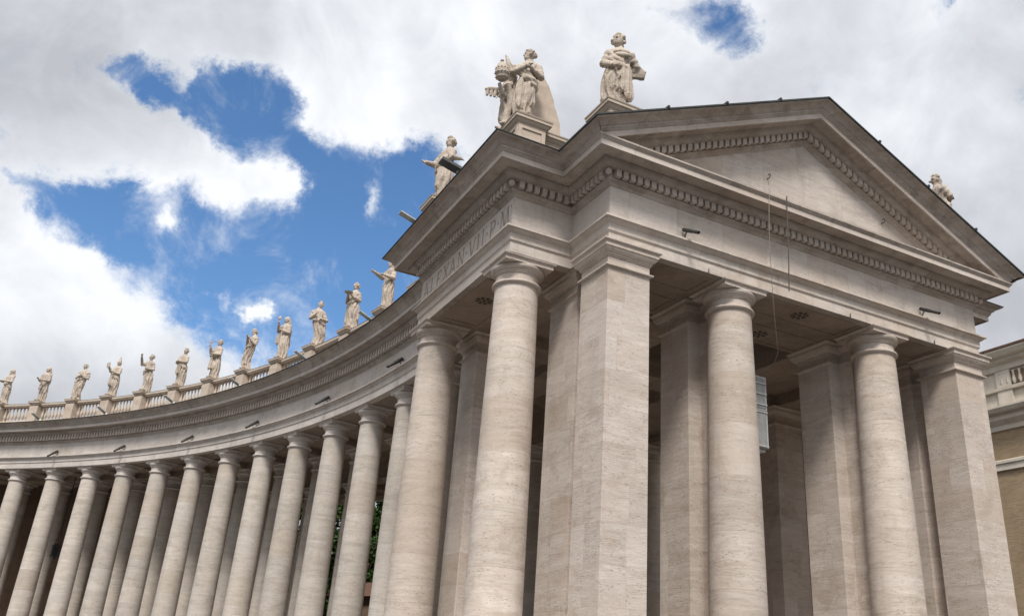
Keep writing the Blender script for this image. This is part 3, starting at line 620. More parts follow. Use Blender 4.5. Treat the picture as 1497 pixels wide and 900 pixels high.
# balustrade: pedestals over the columns, rails and balusters between
for i, t in enumerate(COLT[1:15]):
    a = R_(t); o = bpy.data.objects
    mb = MB(); q = .42
    poly = [(-q,-q),(q,-q),(q,q),(-q,q)]; zt = 18.2
    mb.prism(poly, 15.95, zt-.34); sweep(mb, poly, [(p*.8, zt+z*.8) for p, z in ped_cap], closed=True); mb.prism([(-.5,-.5),(.5,-.5),(.5,.5),(-.5,.5)], zt-.1, zt-.002)
    sweep(mb, poly, [(-.1,16.6),(.08,16.6),(.08,16.5),(.11,16.45),(.11,15.95)], closed=True)
    p = mb.build('pedestal', M_ped, ring, 25); p.location = rp(RR+RC-.1, t); p.rotation_euler = (0,0,a)
bal_me = None
for i in range(1, 14):
    t0_, t1_ = COLT[i], COLT[i+1]; g_ = math.degrees(.44/RR)
    mb = MB()
    rsweep(mb, [(-.2,17.86),(-.2,17.9),(-.26,17.95),(-.26,18.08),(-.28,18.1),(.28,18.1),(.26,18.08),(.26,17.95),(.2,17.9),(.2,17.86),(-.2,17.86)], 1, RR+RC-.1, t0_+g_, t1_-g_, .6)
    rsweep(mb, [(-.24,15.95),(-.24,16.72),(-.2,16.78),(.2,16.78),(.24,16.72),(.24,15.95)], 1, RR+RC-.1, t0_+g_, t1_-g_, .6)
    rail = mb.build('balustrade', M_ped, ring, 25)
    # half balusters against the pedestals are part of the rail
    if i > 12: continue
    nb = 8
    for k in range(nb):
        t = t0_ + g_ + (t1_-t0_-2*g_) * (k + .5 + .0) / nb
        if bal_me is None:
            b = MB(); b.lathe([(.085,16.78),(.085,16.84),(.06,16.86),(.05,16.90),(.075,16.98),(.10,17.08),(.105,17.16),(.09,17.26),(.06,17.38),(.045,17.5),(.045,17.62),(.065,17.66),(.05,17.69),(.06,17.76),(.085,17.80),(.085,17.862)], 14)
            ob = b.build('baluster', M_ped, rail, 40); bal_me = ob
        else:
            ob = bal_me.copy(); COL.objects.link(ob); ob.parent = rail
        ob.location = rp(RR+RC-.1, t)
st = MB()
for i in range(3): rsweep(st, [(-1.0-.35*(2-i), -.5+i*.166-.001), (-1.0-.35*(2-i), -.5+(i+1)*.166), (16.6+.35*(2-i), -.5+(i+1)*.166), (16.6+.35*(2-i), -.5+i*.166-.001)], 1, step=1, t0=-1)
st.build('steps', M_rfr, ring, 0)

# ------------------------------------------------------------------ background buildings
def palace():
    root = empty('palace', (35, 0, 0), label='ochre brick palace with cream cornices at the right edge behind the pavilion', cat='building')
    X = 0; Y0, Y1 = -30, 48  # far end extended out of view to cut fill light under the portico
    MB().box(X, Y0, -.5, 18, Y1, 17.0).build('wall', M_brick, root, 0)
    c = MB(); path = [(X+.0, Y1), (X+.0, Y0)]
    sweep(c, path, [(.0,16.6),(.12,16.62),(.12,16.9),(.3,17.0),(.45,17.15),(.45,17.45),(.75,17.5),(.9,17.7),(.9,17.8),(0,17.95)])
    c.build('cornice', M_wcream, root, 25)
    b = MB(); b.box(X+.05, Y0, 17.02, 18, Y1, 20.2)
    for k in range(30): b.box(X-.12, Y0+2.6*k, 17.9, X+.06, Y0+2.6*k+.9, 20.1)
    b.build('attic', M_wcream, root, 0)
    c = MB(); sweep(c, path, [(0,20.1),(.1,20.15),(.1,20.5),(.35,20.62),(.35,20.8),(.6,20.85),(.75,21.1),(.75,21.2),(-.3,21.4)]); sweep(c, path, [(0,18.9),(.18,18.92),(.2,19.1),(0,19.15)])
    c.build('attic_cornice', M_wcream, root, 25)
    r = MB(); r.box(X-.8, Y0, 21.22, 18, Y1, 21.34); r.build('roof', M_tile, root, 0)
    sc = MB(); sweep(sc, path, [(0,14.3),(.14,14.32),(.14,14.65),(.22,14.7),(.22,14.85),(0,14.95)]); sc.box(X-.02, Y0+.1, 2, X+.1, Y0+.2, 3); sc.build('string_course', M_wcream, root, 25)
    for k in range(6):
        y = Y0 + 4.2*k + 3
        f = MB(); f.box(X-.16, y-.9, 8.6, X+.05, y+.9, 8.9); f.box(X-.12, y-.9, 8.9, X+.05, y-.65, 12.2); f.box(X-.12, y+.65, 8.9, X+.05, y+.9, 12.2); f.box(X-.3, y-1.05, 12.2, X+.05, y+1.05, 12.55)
        w = f.build('window', M_wcream, root, 0); MB().box(X-.03, y-.64, 8.92, X+.04, y+.64, 12.18).build('pane', M_glass, w, 0)
    # balustraded opening in the attic
    for k in range(8):
        y = 11.2 - 5.2*k
        ob = MB(); ob.box(X-.02, y-1.1, 19.2, X+.03, y+1.1, 20.0)
        w = ob.build('attic_opening', M_brown, root, 0)
        bb = MB()
        for j in range(6): bb.lathe([(.06,19.2),(.12,19.4),(.05,19.75),(.09,20.0)], 8, X-.06, y-.95+j*.38)
        bb.build('balusters', M_wcream, w, 40)
palace()

def far_house(name, t0, t1, r, h, mat, label, cat='building', ledge=None, roof=True, win=True):
    a0, a1 = Vector(rp(r, t0)), Vector(rp(r, t1)); d = (a1-a0); L = d.length; ang = math.atan2(d.y, d.x)
    root = empty(name, (RX+a0.x, RY+a0.y, 0), ang, label=label, cat=cat)
    MB().box(0, -14, -.5, L, 0, h).build('wall', mat, root, 0)
    if roof:
        q = MB(); q.add([(-.6,.6,h+.004),(L+.6,.6,h+.004),(L+.6,-14.6,h+.004),(-.6,-14.6,h+.004),(2,-7,h+2.6),(L-2,-7,h+2.6)], [(0,1,5,4),(1,2,5),(2,3,4,5),(3,0,4),(3,2,1,0)]); q.build('roof', M_tile, root, 0)
    if ledge: MB().box(0, 0, ledge, L, .5, ledge+.3).build('string_course', M_wcream, root, 0)
    if win:
        n = int(L / 3.4)
        for lev in range(1, int(h // 3.6)):
            for k in range(n):
                x = 1.7 + k*3.4; z = lev*3.6
                if len([c for c in root.children if c.name.startswith('window')]) > 80: break
                w = MB().box(x-.65, -.02, z-.1, x+.65, .1, z).box(x-.65, -.02, z+2.0, x+.65, .1, z+2.12).build('window', M_wcream, root, 0)
                MB().box(x-.5, -.02, z+.004, x+.5, .03, z+1.99).build('pane', M_glass, w, 0)
    return root
far_house('apartment_block', 66, 44, RR+24, 15.5, M_brown, 'dark brown rendered block glimpsed between the leftmost columns', ledge=5.4)
far_house('low_house', 36, 24, RR+40, 7.2, M_brown, 'low brown house with tiled roof under the trees glimpsed between middle columns')

# trees seen between the columns
def tree(x, y, h, cr, label, seed):
    rnd = random.Random(seed)
    root = empty('tree', (x, y, -.5), label=label, cat='tree', group='trees behind the colonnade')
    tb = MB(); top = Vector((rnd.uniform(-.4,.4), rnd.uniform(-.4,.4), h*.62))
    tb.tube([(0,0,0), (top.x*.3, top.y*.3, h*.25), tuple(top)], [.38, .28, .14], 10)
    cl = []
    for k in range(26):
        a = rnd.uniform(0, 2*pi); b = rnd.uniform(.35, 1); zz = h*rnd.uniform(.20, .95); rr = cr*b*math.sqrt(max(.1, 1-((zz/h-.55)/.48)**2))*.8
        e = Vector((cos(a)*rr, sin(a)*rr, zz)); s0 = Vector((top.x*.4, top.y*.4, h*rnd.uniform(.28,.55)))
        tb.tube([s0, (s0+e)/2 + Vector((0,0,.3)), e], [.12,.08,.03], 6); cl.append((e, rnd.uniform(.9, 1.6)))
    tb.build('trunk', M_bark, root)
    lf = MB()
    for e, r in cl:
        for _ in range(620):
            v = Vector((rnd.gauss(0,1), rnd.gauss(0,1), rnd.gauss(0,.8))); v = v.normalized() * r * rnd.uniform(.35, 1)**.5
            c = e + v; n = Vector((rnd.gauss(0,1), rnd.gauss(0,1), rnd.gauss(0,1))).normalized(); u = n.orthogonal().normalized()*.17; w = n.cross(u)*1.1
            lf.add([c-u, c-w*.7, c+u, c+w], [(0,1,2,3)])
    lf.build('crown', M_leaf, root, 0)
for i, (px, py, h, cr) in enumerate([(14.5, 66, 19, 5.2), (19, 58, 20, 5), (7.8, 76, 17, 4.6), (26, 66, 21, 5.4), (20, 74, 18, 5), (33, 48, 18, 4.5), (9.3, 62, 17, 4.6), (5.6, 66, 15, 4.2)]):
    tree(px, py, h, cr, ['leafy green tree seen between the columns right of centre', 'tall green tree behind the column beside the pavilion', 'green tree with sky behind it, farthest left of the trees',
                         'broad dark green tree hidden mostly by the pavilion piers', 'rounded green tree standing behind the other trees', 'green tree seen in the slit beside the front corner pier', 'dark green tree filling the gap between the third and fourth ring columns from the pavilion', 'smaller dark green tree low behind the fifth ring column from the pavilion'][i], 40+i)
#@@STATUES
# ------------------------------------------------------------------ statues
# local frame: figure faces -Y, its left hand is at +X; heights as fractions of h
def figure_mesh(sp):
    rnd = random.Random(sp.get('seed', 1)); h = sp.get('h', 2.85); mb = MB()
    sc = sp.get('curve', .06); lean = sp.get('lean', 0.); wide = sp.get('wide', 1.)
    ph = [rnd.uniform(0, 6.28) for _ in range(6)]
    def spine(t):                                        # contrapposto S-curve
        return Vector((sc*h*.5*sin(t*pi*1.9+.2), -.02*h*sin(t*pi) + lean*h*.25*t*t, t*h))
    lv = [(0,.120,.105),(.03,.118,.103),(.1,.108,.096),(.2,.105,.093),(.3,.107,.095),(.4,.112,.096),(.48,.115,.093),(.54,.110,.085),(.60,.098,.075),(.66,.100,.078),(.72,.115,.082),(.77,.124,.080),(.80,.118,.070),(.825,.085,.055),(.845,.045,.043),(.87,.036,.038),(.90,.035,.037)]
    n = 64; vs = []; fs = []
    sub_ = []
    for (a, b) in zip(lv, lv[1:]):
        st_ = max(1, int((b[0]-a[0])/.02))
        for k in range(st_): f = k/st_; sub_.append(tuple(a[i]+(b[i]-a[i])*f for i in range(3)))
    sub_.append(lv[-1])
    kn = sp.get('knee', 1)
    for t, rx, ry in sub_:
        c = spine(t); amp = (.19 if t < .5 else .19 - (t-.5)*.42) * (0 if t > .82 else 1); amp = max(amp, 0)
        for k in range(n):
            th = 2*pi*k/n
            fold = .5*sin(9*th + ph[0] + 2.2*sin(2.1*t*6+ph[1])) + .35*sin(14*th + ph[2] - 5*t*kn) + .3*sin(5*th + ph[3] + 7*t)
            fold = math.copysign(abs(fold)**.7, fold)
            r = 1 + amp*fold
            # bent leg pushes the cloth forward
            dth = (th + pi/2 - kn*.42 + pi) % (2*pi) - pi
            r += .26*math.exp(-(dth/.5)**2)*math.exp(-((t-.31)/.10)**2)
            vs.append((c.x + rx*h*wide*r*cos(th), c.y + ry*h*r*sin(th), c.z))
    m = len(sub_)
    fs = [(i*n+k, i*n+(k+1)%n, (i+1)*n+(k+1)%n, (i+1)*n+k) for i in range(m-1) for k in range(n)] + [tuple(range(n))[::-1], tuple((m-1)*n+k for k in range(n))]
    mb.add(vs, fs)
    mb.box(-.16*h*.9, -.14*h*.9, -.03*h, .16*h*.9, .14*h*.9, .012*h)
    for s in (-1, 1):                                    # feet under the hem
        f = spine(0); mb.ball((f.x + s*.055*h, f.y - .115*h - (.02*h if s == kn else 0), .03*h), (.026*h, .058*h, .026*h))
    # head
    hk = sp.get('head', 1.2)
    hc = spine(.935 + .02*(hk-1)) + Vector(sp.get('head_off', (0, -.012, 0)))*h; yaw = R_(sp.get('yaw', 0)); pit = R_(sp.get('nod', 0))
    Rm = Matrix.Rotation(yaw, 3, 'Z') @ Matrix.Rotation(pit, 3, 'X')
    def H(x, y, z): return hc + Rm @ (Vector((x, y, z))*h*hk)
    def hb(c, r): mb.ball(H(*c), tuple(q*h*hk for q in r), 12, 10, Rm)
    hb((0,0,.004),(.043,.052,.058)); hb((0,-.018,-.030),(.031,.032,.034)); hb((0,-.052,-.006),(.009,.016,.015)); hb((0,-.046,.016),(.030,.010,.007)); hb((0,-.046,-.030),(.014,.008,.006))
    for s in (-1, 1): hb((s*.018,-.045,.006),(.008,.006,.006)); hb((s*.043,.004,-.004),(.008,.012,.016))
    hair = sp.get('hair', 'short')
    if hair in ('short', 'curly', 'bun'):
        k_ = 46 if hair == 'curly' else 30; rr = .015 if hair == 'curly' else .013
        for i in range(k_):
            a = rnd.uniform(0, 2*pi); e = rnd.uniform(-.3, pi/2)
            v = Vector((cos(a)*cos(e), sin(a)*cos(e), sin(e)))
            if v.y < -.45 and v.z < .55: continue
            hb((v.x*.045, v.y*.054+.004, v.z*.060+.008), (rr*rnd.uniform(.8,1.4),)*3)
    if hair == 'bun': hb((0,.06,.012),(.024,.022,.024)); hb((0,.0,.05),(.04,.045,.014))
    if hair == 'hood':
        hb((0,.016,.012),(.055,.056,.066)); hb((0,.035,-.045),(.058,.045,.07)); hb((0,.045,-.10),(.085,.04,.06))
    if hair == 'veil':
        hb((0,.014,.014),(.052,.056,.064)); hb((0,.04,-.05),(.06,.04,.09)); hb((0,.06,-.14),(.09,.04,.11)); hb((0,.07,-.26),(.1,.035,.14))
    if sp.get('beard'):
        hb((0,-.040,-.052),(.026,.022,.034)); hb((0,-.046,-.075),(.016,.014,.026))
    if hair == 'mitre':
        for k in range(8): hb((0,.002,.045+k*.014),(.042-.0045*k if k > 2 else .043, .030-.0022*k, .014))
    mb.ball(spine(.845), (.060*h, .05*h, .03*h))
    # arms: points in fractions, (x, y, z)
    def arm(side, pts, thick=1., hand=None):
        sh = spine(.775) + Vector((side*.098*h*wide, .0, 0))
        P = [sh] + [Vector(p)*h + Vector((spine(p[2]).x, 0, 0)) for p in pts]
        Q = []; Rr = []
        rad = [.050, .041, .027] if len(P) == 3 else [.05, .042, .034, .026]
        for i in range(len(P)-1):
            for k in range(5): f = k/5; Q.append(P[i].lerp(P[i+1], f)); Rr.append((rad[i]*(1-f)+rad[i+1]*f)*h*thick*(1+.10*sin(k*2.6+i)))
        Q.append(P[-1]); Rr.append(rad[-1]*h*thick); mb.tube(Q, Rr, 12)
        d = (P[-1]-P[-2]).normalized(); a = d.orthogonal().normalized(); b = d.cross(a)
        if abs(a.z) < abs(b.z): a, b = b, a              # a is the more vertical one
        hp = P[-1] + d*.035*h
        mb.tube([P[-1]-d*.03*h, P[-1], hp, hp+d*.02*h], [.016*h, .017*h, .020*h, .016*h], 10)
        for k in range(4):
            o = b*(k-1.5)*.0105*h; L = (.036, .043, .040, .031)[k]*h
            mb.tube([hp+o, hp+o+d*L*.6+a*.003*h, hp+o+d*L-a*.010*h], [.0075*h, .0070*h, .006*h], 7)
        mb.tube([hp-d*.012*h+b*.016*h, hp+d*.012*h+b*.030*h, hp+d*.03*h+b*.032*h], [.009*h,.008*h,.007*h], 7)
        return P[-1] + d*.05*h
    hands = {}
    for side, key in ((1, 'L'), (-1, 'R')):
        if sp.get(key): hands[key] = arm(side, sp[key], sp.get('sleeve', 1.))
    # diagonal mantle: parallel folds from one shoulder across to the other hip
    ms = sp.get('mantle', 1)
    if ms:
        for j in range(5):
            pts = []; rr = []
            for k in range(15):
                f = k/14; th = -pi/2 + ms*(1.25 - f*2.9); z = .775 - .03*j - (.30 - .02*j)*f - .03*sin(f*pi)
                c = spine(z); w = .112 if z > .7 else .104
                pts.append((c.x + cos(th)*(w+.016)*h*wide, c.y + sin(th)*(.092+.010*(j%2))*h, z*h)); rr.append((.021+.008*sin(k*1.3+j*2))*h)
            mb.tube(pts, rr, 8)
    # bunched cloth at the hip, hanging ends
    for (x, y, z, w, L) in sp.get('drapes', ()):
        nn = 28; vs = []; lv_ = 12; c0 = Vector((x, y, z))*h + Vector((spine(z).x, 0, 0))
        for i in range(lv_+1):
            f = i/lv_; rr = w*h*(.55+.6*f**.7)*(1 if i < lv_ else .8)
            for k in range(nn):
                th = 2*pi*k/nn; q = rr*(1+.22*sin(5*th+ph[4]+f*2)+.12*sin(9*th+ph[5]))
                vs.append((c0.x+q*cos(th)*.8, c0.y+q*sin(th)*.6, c0.z - L*h*f - (.03*h*sin(3*th+ph[4]) if i == lv_ else 0)))
        mb.add(vs, [(i*nn+k, i*nn+(k+1)%nn, (i+1)*nn+(k+1)%nn, (i+1)*nn+k) for i in range(lv_) for k in range(nn)] + [tuple(range(nn))[::-1], tuple(lv_*nn+k for k in range(nn))])
    for b in sp.get('balls', ()): mb.ball(Vector(b[:3])*h + Vector((spine(b[2]).x,0,0)), tuple(q*h for q in b[3:6]), 14, 10)
    return mb, hands

SCULPT = []
def remeshed(mb, name, parent, mat, vox=.024, rough=.012, seed=0):
    o = mb.build(name, mat, None, 0)
    md = o.modifiers.new('r', 'REMESH'); md.mode = 'VOXEL'; md.voxel_size = vox; md.use_smooth_shade = True
    o.parent = parent; SCULPT.append((o, rough, seed)); return o

def finish_sculptures():
    dg = bpy.context.evaluated_depsgraph_get(); dg.update()
    done = [(o, bpy.data.meshes.new_from_object(o.evaluated_get(dg)), r, sd_) for o, r, sd_ in SCULPT]
    for o, me, rough, seed in done:
        o.modifiers.clear(); mat = o.data.materials[0]; o.data = me; me.name = o.name
        nv = len(me.vertices); cs = [0.]*nv*3; ns = [0.]*nv*3   # chisel-worn surface
        me.vertices.foreach_get('co', cs); me.vertex_normals.foreach_get('vector', ns)
        for k in range(0, nv*3, 3):
            p = Vector(cs[k:k+3])
            n_ = noise.noise(Vector((p.x*6+seed, p.y*6, p.z*3.2)))*rough + noise.noise(p*22)*rough*.35
            for q in range(3): cs[k+q] += ns[k+q]*n_
        me.vertices.foreach_set('co', cs)
        me.polygons.foreach_set('use_smooth', [True]*len(me.polygons))
        if not me.materials: me.materials.append(mat)

def statue(loc, face, sp, label, attr=None, group=None, vox=.026):
    root = empty('statue', loc, face, label=label, cat='statue', group=group)
    mb, hands = figure_mesh(sp); body = remeshed(mb, 'figure', root, M_stat, vox, .014, sp.get('seed', 0))
    h = sp.get('h', 2.85)
    if attr: attr(root, hands, h)
    return root

def a_book(root, hands, h):
    c = hands.get('R') or hands['L']; MB().obox(c, (.05*h,0,0.01*h), (0,.012*h,0), (-.01*h,0,.065*h)).build('book', M_stat, root, 0)
def a_monstrance(root, hands, h):
    c = Vector(hands['R']); m = MB(); m.lathe([(.02,0),(.06,.01),(.02,.04),(.015,.12),(.05,.16),(.05,.17)], 10)
    m.ball((0,0,.28), (.13,.05,.13), 12, 8)
    for k in range(10): a = 2*pi*k/10; m.tube([(cos(a)*.1,0,.28+sin(a)*.1),(cos(a)*.18,0,.28+sin(a)*.18)], [.02,.008], 5)
    m.build('monstrance', M_stat, root, 40, tuple(c))
def a_tray(root, hands, h):
    c = (Vector(hands['R'])+Vector(hands['L']))/2 + Vector((0,-.05,.02)); m = MB(); m.lathe([(.02,0),(.2,.015),(.25,.06),(.24,.065),(.19,.03),(.001,.03)], 20); m.ball((-.06,0,.08),(.05,.05,.05)); m.ball((.07,.02,.08),(.05,.05,.05))
    m.build('dish', M_stat, root, 40, tuple(c))
def a_palm(root, hands, h):
    c = Vector(hands['R']); m = MB(); m.tube([c-Vector((0,0,.3)), c+Vector((0,-.03,.2)), c+Vector((0,-.15,.55))], [.03,.045,.012], 8); m.build('palm_branch', M_stat, root, 40)
def a_cross(root, hands, h):
    c = Vector(hands['R']); m = MB().box(-.03,-.03,-.3,.03,.03,.42).box(-.15,-.025,.18,.15,.025,.24); m.build('cross', M_stat, root, 0, tuple(c))

def ring_at(t, r=RR+RC-.1, z=18.2): x, y, _ = rp(r, t); return (RX+x, RY+y, z+.08)
G1 = 'saint statues on the colonnade balustrade'
# the figures look towards the plaza (the wing's centre), i.e. local -Y points to -radial
def rf_(t, extra=0): return R_(t - 90 + extra)
SP = [  # column index, extra turn, spec, label, attribute
 (2, 10, dict(seed=12, yaw=0, L=[(.16,-.04,.60),(.10,-.2,.62)], R=[(-.12,-.10,.66),(-.06,-.34,.68)], hair='hood', mantle=0, sleeve=1.15, drapes=[(.02,-.09,.70,.055,.30)], curve=.02), 'robed saint statue stretching one arm out over the plaza, right beside the pavilion cornice', None),
 (3, 25, dict(seed=11, L=[(.15,-.03,.60),(.05,-.17,.68)], R=[(-.15,-.04,.60),(-.04,-.17,.68)], hair='curly', mantle=1, drapes=[(-.12,-.04,.55,.04,.42),(.12,.0,.5,.04,.3)], curve=.03), 'curly haired saint statue holding up a dish in front of the chest', a_tray),
 (4, 60, dict(seed=10, L=[(.17,-.04,.58),(.07,-.14,.58)], R=[(-.16,-.05,.60),(-.06,-.15,.66)], hair='bun', mantle=-1, balls=[(0,-.07,.56,.13,.07,.05)], drapes=[(.13,-.03,.56,.04,.22)], curve=.10), 'female saint statue turned to the viewer, hands and cloak gathered at her waist', None),
 (5, 15, dict(seed=9, L=[(.15,-.04,.60),(.05,-.15,.64)], R=[(-.13,-.08,.66),(-.03,-.20,.78)], hair='veil', mantle=0, sleeve=1.1, drapes=[(-.10,-.10,.60,.05,.25),(.05,.08,.72,.07,.4)], curve=.04, wide=1.05), 'veiled saint statue raising a round monstrance', a_monstrance),
 (6, 10, dict(seed=8, L=[(.14,-.05,.60),(.04,-.17,.72)], R=[(-.14,-.05,.62),(-.03,-.19,.76)], hair='bun', mantle=1, drapes=[(.02,-.09,.42,.05,.3)], curve=-.13, wide=.9), 'slender saint statue swaying back with hands joined before the chest', None),
 (7, 8, dict(seed=7, L=[(.15,-.05,.60),(.08,-.2,.58)], R=[(-.12,-.10,.66),(-.02,-.23,.76)], hair='short', mantle=1, balls=[(0,-.12,.56,.10,.08,.05)], drapes=[(.0,-.15,.55,.065,.34)], curve=.05, lean=.12), 'saint statue holding up a staff stub with a heavy cloak bunched over the forearm', a_cross),
 (8, 12, dict(seed=6, L=[(.15,-.05,.62),(.03,-.18,.60)], R=[(-.15,-.05,.62),(-.02,-.17,.62)], hair='short', mantle=-1, balls=[(0,-.11,.60,.11,.08,.05)], drapes=[(.02,-.14,.58,.07,.30)], curve=.06, lean=.12), 'round headed saint statue with arms folded under a cloak, a small floodlight at its feet', None),
 (9, 20, dict(seed=5, L=[(.15,-.04,.60),(.06,-.15,.58)], R=[(-.14,-.12,.70),(-.10,-.28,.88)], hair='curly', mantle=1, drapes=[(.08,-.08,.52,.04,.25)], curve=.08), 'saint statue lifting an open hand high in front', None),
 (10, 5, dict(seed=4, L=[(.16,-.05,.60),(.04,-.19,.64)], R=[(-.12,-.09,.68),(-.04,-.25,.76)], hair='mitre', mantle=-1, drapes=[(.0,-.14,.56,.06,.30)], curve=.05, lean=.15, wide=1.05), 'bishop saint statue wearing a tall pointed mitre', a_book),
 (11, 20, dict(seed=3, L=[(.16,-.03,.60),(.0,-.15,.63)], R=[(-.16,-.03,.60),(.0,-.16,.66)], hair='short', mantle=1, drapes=[(.06,-.08,.55,.05,.45)], curve=-.09, wide=1.05), 'saint statue hugging crossed arms to the chest, left of the bishop', None),
 (12, 5, dict(seed=2, L=[(.15,-.04,.60),(.08,-.26,.56)], R=[(-.14,-.05,.60),(-.06,-.22,.62)], hair='veil', mantle=0, drapes=[(.04,-.18,.56,.045,.24)], curve=.05), 'hooded saint statue holding cloth forward at the waist', None),
 (13, -5, dict(seed=1, L=[(.15,-.04,.62),(.08,-.20,.60)], R=[(-.14,-.06,.64),(-.12,-.32,.62)], hair='hood', beard=1, mantle=-1, drapes=[(.1,-.06,.55,.05,.35)], curve=.03, lean=.08), 'broad cloaked saint statue at the left edge of the picture reaching forward', None),
]
for ci, ex, sp, lab, at in SP:
    sp.setdefault('h', 2.75)
    statue(ring_at(COLT[ci]), rf_(COLT[ci], ex), sp, lab, at, G1, .019)

# corner figure over the front pier, facing out over the front
def a_cape(root, hands, h):
    # short cape flung back over the bent left elbow
    m = MB(); P = [(.08,.0,.79),(.20,.02,.73),(.34,.05,.60),(.33,.07,.53),(.20,.06,.52),(.08,.05,.60)]
    f = [Vector(p)*h for p in P]; m.add([v + Vector((0,-.02*h,0)) for v in f] + [v + Vector((0,.03*h,.0)) for v in f], [tuple(range(6))[::-1], tuple(range(6,12))] + [(i,(i+1)%6,6+(i+1)%6,6+i) for i in range(6)])
    remeshed(m, 'cape', root, M_stat, .03, .03, 4)
statue((.72, 1.02, 18.38), R_(-24), dict(seed=21, h=3.0, head=1.42, yaw=-22, nod=-14, L=[(.20,.03,.64),(.17,.07,.55)], R=[(-.165,-.02,.62),(-.05,-.14,.52)], hair='curly', mantle=-1, sleeve=1.15,
       drapes=[(.10,-.10,.58,.045,.44),(.135,-.05,.52,.05,.38),(.06,-.12,.52,.035,.30),(-.03,-.10,.46,.05,.22),(-.10,-.05,.5,.045,.42)], balls=[(.02,-.095,.70,.10,.035,.03),(0,-.085,.745,.09,.04,.025)], curve=-.07, wide=1.12, knee=-1),
       'curly headed statue in a wrapped toga on the pedestal left of the pediment', a_cape, 'statues on the pavilion roof', .018)
statue((WD+.42, 1.02, 18.2), R_(65), dict(seed=22, h=3.0, head=1.3, yaw=0, L=[(.14,-.08,.66),(.0,-.14,.67)], R=[(-.13,-.08,.65),(.0,-.14,.64)], hair='short', beard=1, mantle=1, sleeve=1.1, balls=[(.03,-.13,.42,.07,.08,.06)], curve=.0, lean=.1, wide=1.1),
       'bearded statue with folded arms showing above the right slope of the pediment', None, 'statues on the pavilion roof', .026)
statue((-1.75, 9.75, 18.3), R_(-72), dict(seed=23, h=3.25, lean=.28, yaw=8, L=[(.16,-.05,.63),(.12,.13,.71)], R=[(-.14,-.06,.62),(-.13,-.20,.585)], hair='curly', mantle=1, drapes=[(.02,-.10,.5,.05,.3),(.1,.0,.5,.04,.35)], curve=.05),
       'statue holding one palm out and one hand to its chest, above the inscription', None, 'statues on the pavilion roof', .026)

# the coat of arms group on the pavilion's corner
grp = empty('sculpture_group', (-1.4, 3.5, 18.32), 0, label='carved group with a woman, papal tiara, keys and curved shield on the corner pedestal', cat='sculpture')
mb, hd = figure_mesh(dict(seed=31, h=2.95, yaw=-75, L=[(.15,-.05,.61),(.02,-.15,.66)], R=[(-.15,-.07,.66),(-.02,-.16,.69)], hair='bun', mantle=-1, drapes=[(-.07,-.11,.55,.045,.40),(.07,-.07,.5,.045,.3)], curve=-.05, wide=1.0))
o = remeshed(mb, 'woman', grp, M_stat, .018, .014, 31); o.location = (-.12, -.35, .05); o.rotation_euler = (0, 0, R_(-25))
mb, hd = figure_mesh(dict(seed=32, h=2.75, yaw=-40, L=[(.13,-.10,.80),(.05,-.14,1.02)], R=[(-.15,-.04,.62),(-.10,-.20,.60)], hair='short', mantle=1, drapes=[(-.05,-.09,.5,.05,.35)], curve=.04, wide=.85))
o = remeshed(mb, 'angel', grp, M_stat, .024, .014, 32); o.location = (-.30, .45, .1); o.rotation_euler = (0, 0, R_(-80))
sh = MB(); pr = [(.15,.0),(1.30,.0),(1.34,.35),(1.27,.9),(1.10,1.35),(1.0,1.55),(.98,1.72),(.72,2.30),(.48,2.62),(.2,2.78),(.05,2.5),(.0,1.5),(.05,.8)]
vs = [(x+.24, y, z) for y in (.05, .22, 1.1, 1.28) for x, z in [((a-.6)*(.93 if y in (.05,1.28) else 1)+.6, b*(.985 if y in (.05,1.28) else 1)) for a, b in pr]]
k = len(pr); sh.add(vs, [tuple(range(k))[::-1], tuple(range(3*k, 4*k))] + [(j*k+i, j*k+(i+1)%k, (j+1)*k+(i+1)%k, (j+1)*k+i) for j in range(3) for i in range(k)])
sh.build('shield', M_ped, grp, 40)
ti = MB()
ti.lathe([(.12,-.05),(.19,0),(.21,.04),(.24,.06),(.25,.12),(.235,.14),(.27,.22),(.285,.28),(.27,.31),(.275,.40),(.255,.48),(.235,.50),(.20,.62),(.14,.70),(.06,.74),(.05,.77),(.075,.80),(.075,.84),(.04,.88),(.001,.89)], 20)
for zz, r_ in ((.09,.255),(.27,.29),(.46,.265)):
    for q in range(12): ti.ball((cos(q*pi/6)*r_, sin(q*pi/6)*r_, zz), .034, 6, 5)
ti = ti.build('tiara', M_stat, grp, 40); ti.scale = (.86,.86,.86); ti.location = (-.93, -.1, 1.68); ti.rotation_euler = (R_(8), R_(-8), 0)
ke = MB(); ke.tube([(0,0,0),(-.16,0,-.01),(-.34,0,-.05),(-.44,0,-.10)], [.07,.075,.08,.05], 8)
for q in range(3): ke.tube([(-.10-.13*q,0,-.02),(-.11-.13*q,0,-.22),(-.11-.13*q,0,-.32)], [.055,.06,.045], 8)
ke.box(-.30,-.04,-.20,-.24,.04,-.05); ke.tube([(.12,0,-.1),(-.05,.0,-.36)], [.018,.018], 6)
ke = ke.build('keys', M_stat, grp, 40); ke.location = (-.95, .1, 1.38); ke.rotation_euler = (0, 0, R_(-12))
br = MB(); br.tube([(-.62,.0,.0),(-.6,.0,.4),(-.5,.0,.9),(-.52,.0,1.3),(-.7,.0,1.62)], [.16,.14,.13,.12,.13], 12); br.tube([(-.5,.1,1.2),(-.85,.1,1.35),(-.98,0,1.6)], [.1,.07,.07], 8)
remeshed(br, 'bracket', grp, M_stat, .03, .02, 5)

